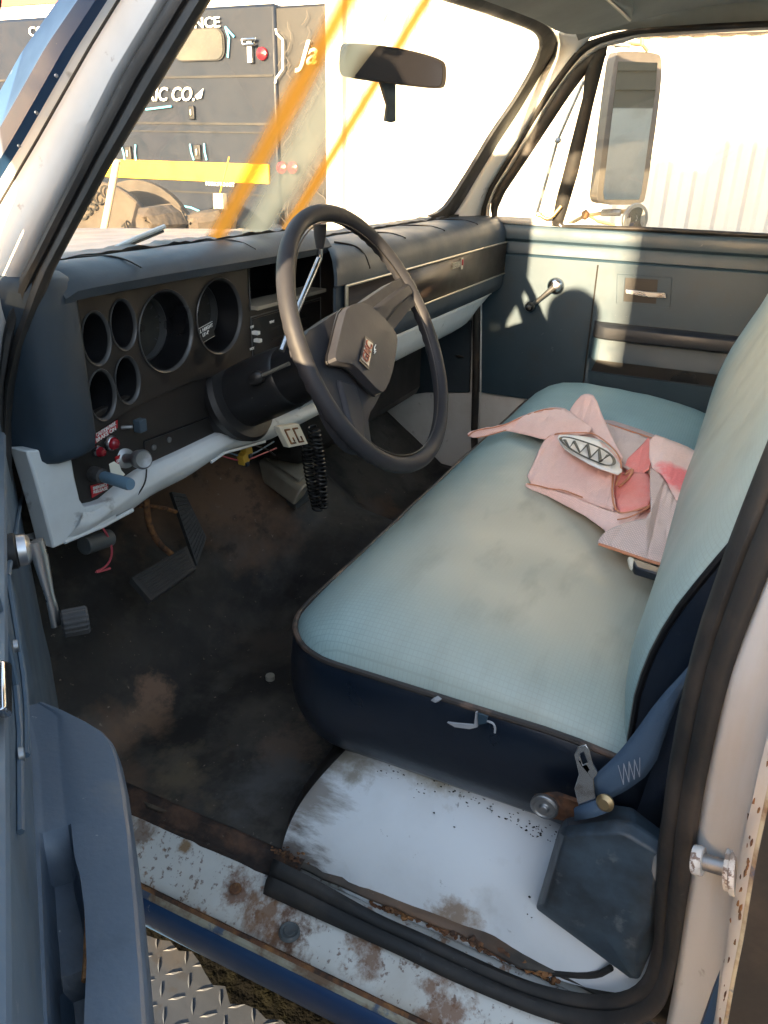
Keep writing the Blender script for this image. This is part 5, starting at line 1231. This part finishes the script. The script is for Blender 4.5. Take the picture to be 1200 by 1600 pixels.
# ================================================================== VEST ON THE SEAT
m_pink = M('washed_pink_mesh', (.90, .60, .53), .7, layers=[((.90, .70, .65), 6, .4, .7, .7), ((.85, .36, .32), 4, .58, .8, .5)], weave=(300, .14, .86, (0, 0, .5)), bump=(300, .4, .002))
m_hot = M('bright_coral_mesh', (.88, .27, .24), .7, layers=[((.85, .42, .38), 9, .45, .7, .7)], weave=(300, .14, .86, (0, 0, .5)))
m_greyv = M('dirty_grey_pink_mesh', (.72, .56, .51), .75, layers=[((.82, .66, .60), 8, .42, .7, .7)], weave=(300, .18, .7, (0, 0, .9)))
m_trimv = M('rust_orange_binding', (.55, .22, .11), .65)
m_refl = M('white_reflective_patch', (.80, .80, .78), .35)
m_ink = M('black_print', (.02, .022, .02), .5)
def cloth(mb, pts, mat, n=5, amp=.003, seed=0):
    """pts: (u, v, z) boundary; fan of a smoothed boundary, subdivided and crumpled"""
    P = smooth([PZ(u, v, z) for u, v, z in pts], 1, True); cc = sum(P, V((0, 0, 0))) / len(P); P = [cc + (p - cc) * 1.045 for p in P]; tris = tessellate_polygon([[V((p.x, p.y, 0)) for p in P]])
    bm = bmesh.new(); vs = [bm.verts.new(p) for p in P]
    for t in tris:
        try: bm.faces.new([vs[i] for i in t])
        except ValueError: pass
    bmesh.ops.subdivide_edges(bm, edges=bm.edges[:], cuts=n, use_grid_fill=True)
    for v in bm.verts:
        if v.is_boundary: k = .3
        else: k = 1
        q_ = V((v.co.x, v.co.y, 0)); f_ = V((math.cos(seed), math.sin(seed), 0)); v.co.z += k * amp * (1.5 * noise.noise(q_ * 16 + V((seed, 0, 0))) + 1.3 * (1 - abs(noise.noise(V((q_.dot(f_) * 30, q_.dot(f_.cross(V((0, 0, 1)))) * 8, seed))) * 2.2)) + .5 * noise.noise(q_ * 70)) * .8
    bm.verts.index_update(); mb.add([v.co.copy() for v in bm.verts], [tuple(x.index for x in f.verts) for f in bm.faces], mat); bm.free()
vest = thing('safety_vest', 'crumpled pale pink mesh safety vest with orange binding lying on the bench seat', 'vest', PZ(930, 760, .40))
def vpart(name, pts, mat, lab=None, amp=.003, seed=0):
    mb = MB(); cloth(mb, pts, mat, 7, amp, seed); return mb.build(name, vest, lab, solid=.0016, angle=180)
PZs = PZ(1058, 748, .446)
m_should = M('pink_mesh_faded', (.86, .60, .54), .7, layers=[((.86, .70, .66), 6, .4, .7, .7)], weave=(300, .14, .86, (0, 0, .5)), bump=(300, .4, .002), grime=[(tuple(PZs), .065, (.95, .17, .19), 9, (1, 1, 1))])
vpart('vest_underlay', [(862, 700, .410), (900, 665, .412), (940, 655, .412), (1017, 680, .416), (1085, 712, .416), (1080, 790, .410), (1050, 862, .404), (960, 850, .404), (940, 815, .404), (850, 768, .404), (828, 752, .404)], m_pink, None, .001, 12)
vpart('vest_front', [(824, 752, .412), (838, 722, .424), (854, 687, .434), (876, 677, .442), (924, 688, .448), (950, 700, .450), (969, 722, .446), (966, 742, .436), (958, 745, .432), (956, 770, .424), (960, 800, .412), (940, 792, .410), (900, 776, .410), (860, 762, .410)], m_pink, 'folded front panel of the vest', .004, 1)
vpart('vest_fold', [(824, 756, .412), (860, 765, .413), (900, 779, .413), (940, 795, .414), (965, 803, .414), (1000, 797, .414), (990, 812, .406), (958, 822, .404), (900, 795, .402), (850, 772, .402), (826, 764, .405)], m_pink, 'lower fold of the vest', .002, 2)
vpart('vest_wing', [(732, 681, .408), (742, 672, .416), (784, 666, .424), (810, 654, .432), (840, 642, .440), (862, 638, .442), (884, 641, .440), (905, 658, .440), (926, 676, .440), (880, 682, .432), (852, 687, .428), (820, 678, .424), (791, 672, .418), (765, 680, .410), (745, 684, .406)], m_pink, 'pale wing of the vest reaching towards the front of the seat', .003, 3)
vpart('vest_peak', [(888, 648, .430), (906, 621, .462), (917, 617, .470), (930, 621, .468), (941, 652, .452), (960, 692, .440), (975, 722, .430), (950, 706, .430), (924, 676, .432), (905, 658, .430)], m_pink, 'upright peak of the vest', .002, 4)
vpart('vest_back', [(942, 660, .412), (975, 670, .415), (1017, 684, .418), (1050, 694, .418), (1020, 715, .418), (985, 735, .420), (968, 725, .420), (955, 692, .420)], m_greyv, 'greyish back panel of the vest', .003, 5)
vpart('vest_lining', [(1017, 680, .462), (1000, 700, .440), (976, 722, .424), (982, 745, .414), (1000, 742, .418), (1018, 730, .438)], m_hot, 'coral lining inside the fold', .002, 6)
vpart('vest_lining', [(960, 742, .416), (985, 740, .420), (1018, 740, .424), (1018, 790, .420), (990, 800, .414), (962, 800, .412)], m_hot, 'deep pink lining below the patch', .003, 7)
vpart('vest_shoulder', [(1017, 680, .464), (1050, 691, .462), (1080, 703, .450), (1097, 716, .440), (1090, 740, .436), (1079, 768, .432), (1071, 796, .425), (1055, 780, .440), (1040, 745, .450), (1016, 728, .450)], m_should, 'pink shoulder of the vest with a bright coral patch', .004, 8)
vpart('vest_tail', [(1016, 728, .444), (1032, 745, .446), (1052, 775, .440), (1066, 800, .428), (1057, 824, .420), (1050, 850, .414), (1040, 884, .404), (1000, 872, .406), (960, 858, .408), (936, 850, .408), (942, 838, .416), (954, 827, .426), (985, 816, .430), (1017, 810, .434), (1015, 768, .442)], m_greyv, 'dirty grey pink tail of the vest', .004, 10)
pc_ = [(871, 681), (890, 681), (920, 684), (945, 691), (962, 704), (970, 722), (969, 742), (950, 736), (925, 727), (900, 713), (880, 700)]
vpart('reflective_patch', [(u, v, .449 + .006 * math.sin(i)) for i, (u, v) in enumerate(pc_)], m_refl, 'white patch printed with a black laced oval', .001, 11)
mb = MB()
def vz_(u, v): return PZ(u, v, .4585)
ov = [(873, 684), (885, 682), (910, 689), (940, 700), (958, 713), (961, 725), (950, 728), (935, 723), (905, 710), (885, 697)]
mb.tube(smooth([vz_(u, v) for u, v in ov], 2, True), .0030, m_ink, 6, True, flat=.35)
zz = [(882, 688), (890, 700), (897, 690), (906, 708), (918, 695), (922, 716), (936, 702), (938, 722), (950, 712)]
mb.tube([vz_(u, v) + V((0, 0, .001)) for u, v in zz], .0036, m_ink, 6, flat=.35)
mb.build('printed_pattern', vest, 'black zigzag inside an oval outline')
def bind(pts, r=.0017):
    mb = MB(); mb.tube(smooth([PZ(*p) for p in pts], 2), r, m_trimv, 8, flat=.6); return mb.build('binding', vest, None)
bind([(732, 681, .410), (742, 672, .418), (784, 666, .426), (810, 654, .434), (840, 642, .442), (862, 638, .444), (884, 641, .442)])
bind([(745, 684, .408), (765, 680, .411), (791, 672, .420)])
bind([(852, 687, .436), (866, 677, .443), (900, 676, .450), (926, 676, .452), (950, 692, .455), (968, 712, .455), (972, 735, .447), (962, 758, .43)])
bind([(824, 756, .415), (838, 758, .415), (860, 764, .417), (880, 765, .417), (910, 777, .417)])
bind([(958, 742, .438), (956, 770, .430), (959, 792, .420), (968, 802, .418), (985, 800, .420), (1016, 790, .426)])
bind([(965, 812, .416), (985, 808, .418), (1005, 798, .422), (1016, 790, .426)])
bind([(936, 850, .410), (960, 858, .411), (1000, 872, .409), (1040, 884, .407)], .0034)
bind([(942, 660, .414), (975, 670, .418), (1017, 684, .422), (1050, 694, .424), (1075, 700, .44)], .0022)
bind([(976, 742, .424), (990, 730, .430), (985, 745, .424), (968, 760, .420)], .0025)
# buckle lying partly under the vest
mb = MB(); mb.prism([PZ(u, v, .415) for u, v in [(985, 870), (1036, 888), (1034, 898), (992, 885)]], (0, 0, -.014), m_navy); mb.prism([PZ(u, v, .417) for u, v in [(981, 868), (991, 871), (989, 886), (984, 880)]], (0, 0, -.01), m_tag)
mb.build('belt_buckle', belt, 'blue grey belt buckle poking out from under the pink vest', bevel=.003)

# ================================================================== BACKGROUND
m_cont = M('white_corrugated_steel', (.50, .485, .46), .55, layers=[((.50, .42, .34), 1.2, .45, .75, .5, (1, 6, .6)), ((.20, .26, .20), 3.2, .62, .70, .5), ((.40, .25, .15), 5, .66, .75, .5, (1, 4, .5))])
XW = 3.5
mb = MB(); per = .115; y0, y1 = -7.0, 2.23; N_ = int((y1 - y0) / per); prof = []
for k in range(N_):
    y = y0 + k * per
    for f, d in [(0, 0), (.35, 0), (.5, .018), (.85, .018), (1, 0)]: prof.append((y + f * per, d))
mb.loft([[V((XW + d, y, -.35)) for y, d in prof], [V((XW + d, y, 2.0)) for y, d in prof]], m_cont)
for z in (-.38, 2.03): mb.box((XW + .04, (y0 + y1) / 2, z), (.12, y1 - y0 + .02, .10), m_cont)
for y in (y0, y1): mb.box((XW + .04, y, .82), (.14, .10, 2.5), m_cont)
mb.box((XW + 1.3, (y0 + y1) / 2, .82), (2.3, y1 - y0 - .04, 2.40), m_cont)
mb.box((XW - .03, -.1, 1.50), (.05, 1.6, .07), m_cont)
for k in range(36): mb.box((XW - .06, -.86 + k * .044, 1.50), (.02, .02, .05), m_cont)
tag(mb.build('shipping_container', angle=20), 'white corrugated shipping container standing beside the passenger side', 'container')

# service truck
XT = 6.2
m_truck = M('dark_slate_truck_paint', (.005, .009, .020), .45, spec=.3, layers=[((.012, .015, .025), 2, .4, .7, .7)])
m_truckblack = M('black_truck_paint', (.006, .006, .008), .45, layers=[((.05, .045, .04), 3, .5, .75, .7)])
m_ylw = M('yellow_band', (.80, .48, .02), .45)
m_lblue = M('light_blue_pinstripe', (.10, .42, .62), .4)
tr = thing('service_truck', 'dark service truck with a yellow band and white lettering parked across the yard', 'truck', (XT, 5.5, -.6))
def TX(u, v, d=0): return PX(u, v, XT - d)
TL, TRr = TX(-40, 143), TX(432, 108)
ytl, ytr = TL.y, TX(432, 108).y
ztop = TX(300, 12).z; 
mb = MB(); mb.box((XT + 1.0, (8.5 + ytr) / 2, (ztop + TX(300, 352).z) / 2), (2.0, 8.5 - ytr, ztop - TX(300, 352).z), m_truck)
body = mb.build('truck_body', tr, 'dark slate service body', bevel=.03)
mb = MB(); yend = TX(535, 200).y; mb.box((XT + 1.03, (ytr + yend) / 2, (ztop - .02 - .6) / 2), (2.0, ytr - yend + .05, ztop - .02 + .6), m_truckblack); mb.build('truck_tail', tr, 'black end of the service truck', bevel=.02)
mb = MB(); mb.box((XT + 1, 5.5, -.28), (1.6, 6, .3), m_truckblack); mb.build('chassis', tr)
for y in (4.2, 7.6):
    mb = MB(); mb.lathe((XT + .05, y, -.2), (1, 0, 0), [(.2, 0), (.38, 0), (.4, .05), (.4, .25)], m_black, 32, False); mb.lathe((XT + .05, y, -.2), (1, 0, 0), [(0, .06), (.2, 0)], m_steel, 24, False); mb.build('wheel', tr)
def hline(v0, u0, u1, th=.015, mat=m_truckblack, name='panel_gap', d=.01):
    a = TX(u0, v0, d); mb = MB(); b = TX(u1, v0, d); mb.box((XT - d, (a.y + b.y) / 2, a.z), (.02, abs(a.y - b.y), th), mat); return mb.build(name, tr)
zg1 = TX(215, 122).z; zg2 = TX(300, 193).z; zg3 = TX(300, 206).z
for z, th in ((zg1, .02), (zg2, .02), (zg3, .012), (TX(300, 300).z, .015)):
    mb = MB(); mb.box((XT - .004, (8.4 + ytr) / 2, z), (.012, 8.4 - ytr - .06, th), m_truckblack); mb.build('panel_gap', tr)
# yellow band
a, b = TX(60, 255, .02), TX(420, 253, .02); c = TX(300, 282, .02)
mb = MB(); mb.box((XT - .02, (8.4 + b.y) / 2, (TX(300, 253).z + c.z) / 2), (.03, 8.4 - b.y, TX(300, 253).z - c.z), m_ylw); mb.build('yellow_band', tr, 'bright yellow band along the service truck')
# windows
m_tw = M('dull_truck_window', (.04, .04, .038), .25, layers=[((.10, .085, .07), 1.5, .4, .7, .7)])
for u0, u1, v0, v1 in [(272, 350, 45, 96), (45, 120, 68, 116)]:
    a, b = TX(u0, v1, .02), TX(u1, v0, .02); yl, yr = a.y, b.y; zb = TX((u0 + u1) / 2, v1).z; zt = TX((u0 + u1) / 2, v0).z
    L4 = [V((XT - .015, yl, zb)), V((XT - .015, yr, zb)), V((XT - .015, yr, zt)), V((XT - .015, yl, zt))]
    cen = sum(L4, V((0, 0, 0))) / 4; hy, hz = abs(yl - yr) / 2, abs(zt - zb) / 2; rr_ = .09
    RR = [V((cen.x, cen.y + sy * (hy - rr_) + rr_ * math.cos(rad(q + o_)), cen.z + sz * (hz - rr_) + rr_ * math.sin(rad(q + o_)))) for sy, sz, o_ in ((1, 1, 0), (-1, 1, 90), (-1, -1, 180), (1, -1, 270)) for q in (0, 22, 45, 68, 90)]
    mb = MB(); mb.prism(RR, (-.01, 0, 0), m_truckblack); mb.prism([cen + (p - cen) * .94 + V((-.012, 0, 0)) for p in RR], (-.006, 0, 0), m_tw); mb.build('side_window', tr, 'round cornered window in the service truck')
def ttext(s, u, v, size, mat=m_whitetext, shear=0, name='truck_lettering', lab=None, width=None, align='CENTER'):
    return text(name, s, TX(u, v, .03), (0, -1, 0), (0, 0, 1), size, mat, tr, .004, align, shear, lab, width)
y_m = TX(343, 32).y
ttext('CONSTRUCTION & MAINTENANCE', 344, 35, .115, align='RIGHT', lab='white heading on the service truck', width=abs(TX(48, 60).y - TX(344, 35).y))
ttext('ELECTRIC CO.', 304, 148, .165, shear=.25, align='RIGHT', lab='white company name on the service truck')
ttext('Ja', 480, 84, .26, shear=.4, lab='white script mark on the end of the truck')
ttext('MARK.PRO.NET', 344, 288, .05, lab='small white web address')
# star/arrow by company name, latches, lamp, pinstripes
mb = MB(); mb.prism([TX(u, v, .03) for u, v in [(305, 150), (318, 138), (315, 153), (308, 155)]], (-.004, 0, 0), m_whitetext); mb.build('logo_mark', tr)
for u, v, s_ in [(300, 176, .12), (201, 240, .14), (309, 238, .14)]:
    p = TX(u, v, .02); mb = MB(); mb.box(p, (.03, s_ * .55, s_), m_truckblack); mb.box(p + V((-.02, 0, 0)), (.02, s_ * .2, s_ * .5), m_steel); mb.build('door_latch', tr, bevel=.008)
mb = MB()
for pts in ([(189, 226), (193, 238), (195, 250)], [(212, 226), (211, 238), (213, 252)], [(297, 225), (299, 238), (303, 250)], [(319, 224), (320, 238), (323, 250)], [(228, 171), (245, 169), (268, 166)], [(352, 42), (358, 60), (356, 90)], [(352, 42), (366, 58)], [(32, 95), (40, 78), (42, 110)], [(240, 322), (270, 320), (298, 324), (312, 330)]):
    mb.tube([TX(u, v, .025) for u, v in pts], .010, m_lblue, 6)
mb.build('pinstripe', tr, 'light blue pinstripes on the service truck')
mb = MB()
for pts in ([(431, 45), (432, 52), (442, 62), (442, 108), (432, 122), (430, 130)],): mb.tube([TX(u, v, .03) for u, v in pts], .010, m_whitetext, 6)
mb.build('outline_stripe', tr)
for u, v in [(410, 84), (441, 262), (458, 262)]:
    mb = MB(); mb.lathe(TX(u, v, .02), (-1, 0, 0), [(.055, 0), (.05, .02), (0, .035)], m_redlens, 20); mb.build('tail_lamp', tr, 'round red lamp on the service truck')
mb = MB(); p = TX(391, 80, .04); mb.box(p, (.03, .05, .18), m_chrome); mb.tube([p + V((-.02, .07, .09)), p + V((-.02, -.07, .09)), p + V((-.02, -.06, .05)), p + V((-.02, .06, .05)), p + V((-.02, .07, .09))], .014, m_chrome, 8); mb.build('key_hook', tr, 'chrome handle on the truck side')
# scratches on the tail
m_scr = M('pale_scratch', (.09, .08, .07), .7)
mb = MB()
for i in range(46):
    u = random.uniform(436, 524); v = random.uniform(5, 350); pts = [(u, v)]
    for k in range(3): u += random.uniform(-10, 10); v += random.uniform(4, 14); pts.append((min(524, max(434, u)), v))
    mb.tube([PX(a, b, XT - .03) for a, b in pts], random.uniform(.002, .004), m_scr, 4)
mb.build('scratches', tr, 'pale scratches on the black end of the truck', kind='stuff')

# red and white truck/container behind
mb = MB(); m_rw = M('faded_red_steel', (.5, .06, .04), .5); m_wh = M('warm_white_panel', (.72, .68, .62), .5)  # red rails on plain warm white panels
XR = 9.5
pz = [PX(40, 100, XR), PX(240, 10, XR)]
zlo, zhi = 1.6, 3.4
mb.box((XR + 1.2, 8.5, (zlo + zhi) / 2 - 1.1), (2.4, 7.5, zhi - zlo + 2.2), m_wh)
for k, z in enumerate((2.05, 2.5, 2.95, 3.3)): mb.box((XR - .02, 8.5, z), (.06, 7.5, .12), m_rw)
mb.box((XR - .03, 12.0, 1.5), (.08, .5, 4.2), m_rw)
tag(mb.build('red_striped_trailer'), 'white trailer with red rails behind the dark service truck', 'trailer')

# reel, pole, bundles and work lamp beyond the bonnet
XQ = 4.3
m_reel = M('brown_cardboard', (.045, .037, .031), .8, layers=[((.07, .055, .042), 3, .4, .7, .7), ((.028, .022, .018), 6, .55, .7, .6)])
mb = MB(); c = PX(165, 400, XQ); r_ = (PX(165, 400, XQ) - PX(165, 285, XQ)).length
mb.lathe(c, (1, .12, 0), [(.0, -.03), (r_ * .98, -.03), (r_, -.02), (r_, .02), (r_ * .98, .03), (.0, .03)], m_reel, 48); mb.lathe(c, (1, .12, 0), [(r_ * .5, .03), (r_ * .5, .5), (r_, .5), (r_, .56), (0, .56)], m_reel, 40)
reel = tag(mb.build('cable_reel', angle=30), 'large round brown reel with stencilled lettering behind the bonnet', 'reel')
m_sten = M('dark_stencil', (.008, .007, .006), .8)
text('stencil', 'C5SCO', PX(147, 318, XQ - .06), (0, -.82, .55), (0, .55, .82), .13, m_sten, reel, .002)
text('stencil', '070', PX(196, 358, XQ - .06), (0, -.8, .6), (0, .6, .8), .10, m_sten, reel, .002)
mb = MB(); mb.tube([PX(160, 372, 4.0), PX(172, 310, 4.0), PX(183, 250, 4.0)], .026, M('pale_wood_pole', (.55, .42, .28), .6), 12); mb.tube([PX(160, 372, 4.0), PX(152, 372, 4.0) + V((0, 0, -.9))], .03, m_reel, 8)
tag(mb.build('pole'), 'pale slanting pole standing in front of the brown reel', 'pole')
def bundle(poly, x, lab, seed):
    mb = MB(); P = [PX(u, v, x) for u, v in poly]; c = sum(P, V((0, 0, 0))) / len(P); rings = []
    for k, (sc_, dx) in enumerate([(1, .15), (.95, 0), (.75, -.08), (.4, -.13), (.03, -.12)]):
        rings.append([c + (p - c) * sc_ + V((dx + .05 * noise.noise(p * 6 + V((seed, k * 2.3, 0))), 0, .03 * noise.noise(p * 9 + V((k * 5, seed, 0))))) for p in P])
    mb.loft(rings, M('crumpled_tarp', (.045, .036, .028), .75, layers=[((.08, .06, .045), 4, .42, .65, .8), ((.045, .038, .03), 6, .55, .7, .7)], bump=(9, .8, .03)), True)
    mb.add([p + V((.15, 0, 0)) for p in P] + [V((p.x + .15, p.y, -.6)) for p in P], [(i, (i + 1) % len(P), (i + 1) % len(P) + len(P), i + len(P)) for i in range(len(P))], m_reel)
    return tag(mb.build('tarp_bundle', angle=25), lab, 'bundle')
bundle([(222, 322), (246, 319), (262, 330), (272, 352), (262, 372), (226, 372), (218, 345)], 4.1, 'crumpled brown bundle right beside the reel', 1)
bundle([(272, 350), (296, 334), (318, 327), (345, 328), (352, 345), (350, 372), (268, 372)], 4.4, 'crumpled brown bundle below the hanging work lamp', 5)
mb = MB(); p = PX(344, 315, 5.2); mb.box(p, (.06, .10, .13), M('cream_lamp_body', (.62, .50, .34), .5)); mb.box(p + V((-.035, 0, 0)), (.01, .075, .10), m_tag); mb.tube([p + V((0, 0, .06)), PX(348, 285, 5.2), PX(358, 245, 5.25)], .006, m_ylw, 6)
tag(mb.build('work_lamp', bevel=.012), 'cream square work lamp hanging against the dark truck', 'lamp')

mb = MB(); mb.loft([[V((x, y, z)) for x, z in [(-2.9, -.6), (-2.85, -.3), (-2.72, -.15), (-2.68, .22), (-2.52, .22), (-2.48, -.15), (-2.35, -.3), (-2.3, -.6)]] for y in (-1.2, -.4, .4, 1.2, 2.0, 2.8)], M('sun_block_grey_concrete', (.22, .21, .20), .9, layers=[((.14, .13, .12), 3, .4, .7, .7)], bump=(40, .4)), False, True)  # unseen barrier added to keep low sun off the step plate
tag(mb.build('sun_block_barrier', bevel=.01), 'low grey concrete barrier added out of view to block the low sun', 'barrier')
# shed seen in the outside mirror; box trailer added unseen to block the sun
m_sid = M('grey_lap_siding', (.13, .125, .105), .7, layers=[((.10, .095, .08), 2, .4, .7, .7)])
mb = MB(); prof = []
for k in range(22): z = -.6 + k * .22; prof += [(z, .03), (z + .215, 0)]
mb.loft([[V((x, -9 + d, z)) for z, d in prof] for x in (-6, 12)], m_sid); mb.box((3, -11.1, 1.9), (18, 4.1, 5.0), m_sid)
for x in (1.5, 5.5): mb.box((x, -8.93, .5), (1.3, .06, 2.2), m_white)
tag(mb.build('siding_shed', angle=10), 'grey lap sided shed behind the pickup reflected in its outside mirror', 'shed')
mb = MB(); mb.box((-5.8, -5.11, 1.2), (2.4, 10.0, 2.6), m_cont); mb.box((-5.8, -5.11, -.25), (1.2, 9.0, .3), m_truckblack)  # unseen trailer added to keep low sun off the rear of the cab
for y in (-1.2, -8.6): mb.lathe((-4.7, y, -.15), (-1, 0, 0), [(.0, 0), (.22, 0), (.44, .0), (.45, .25), (0, .25)], m_black, 32)
tag(mb.build('sun_block_trailer', bevel=.02), 'white box trailer added out of view to block the low sun', 'trailer')
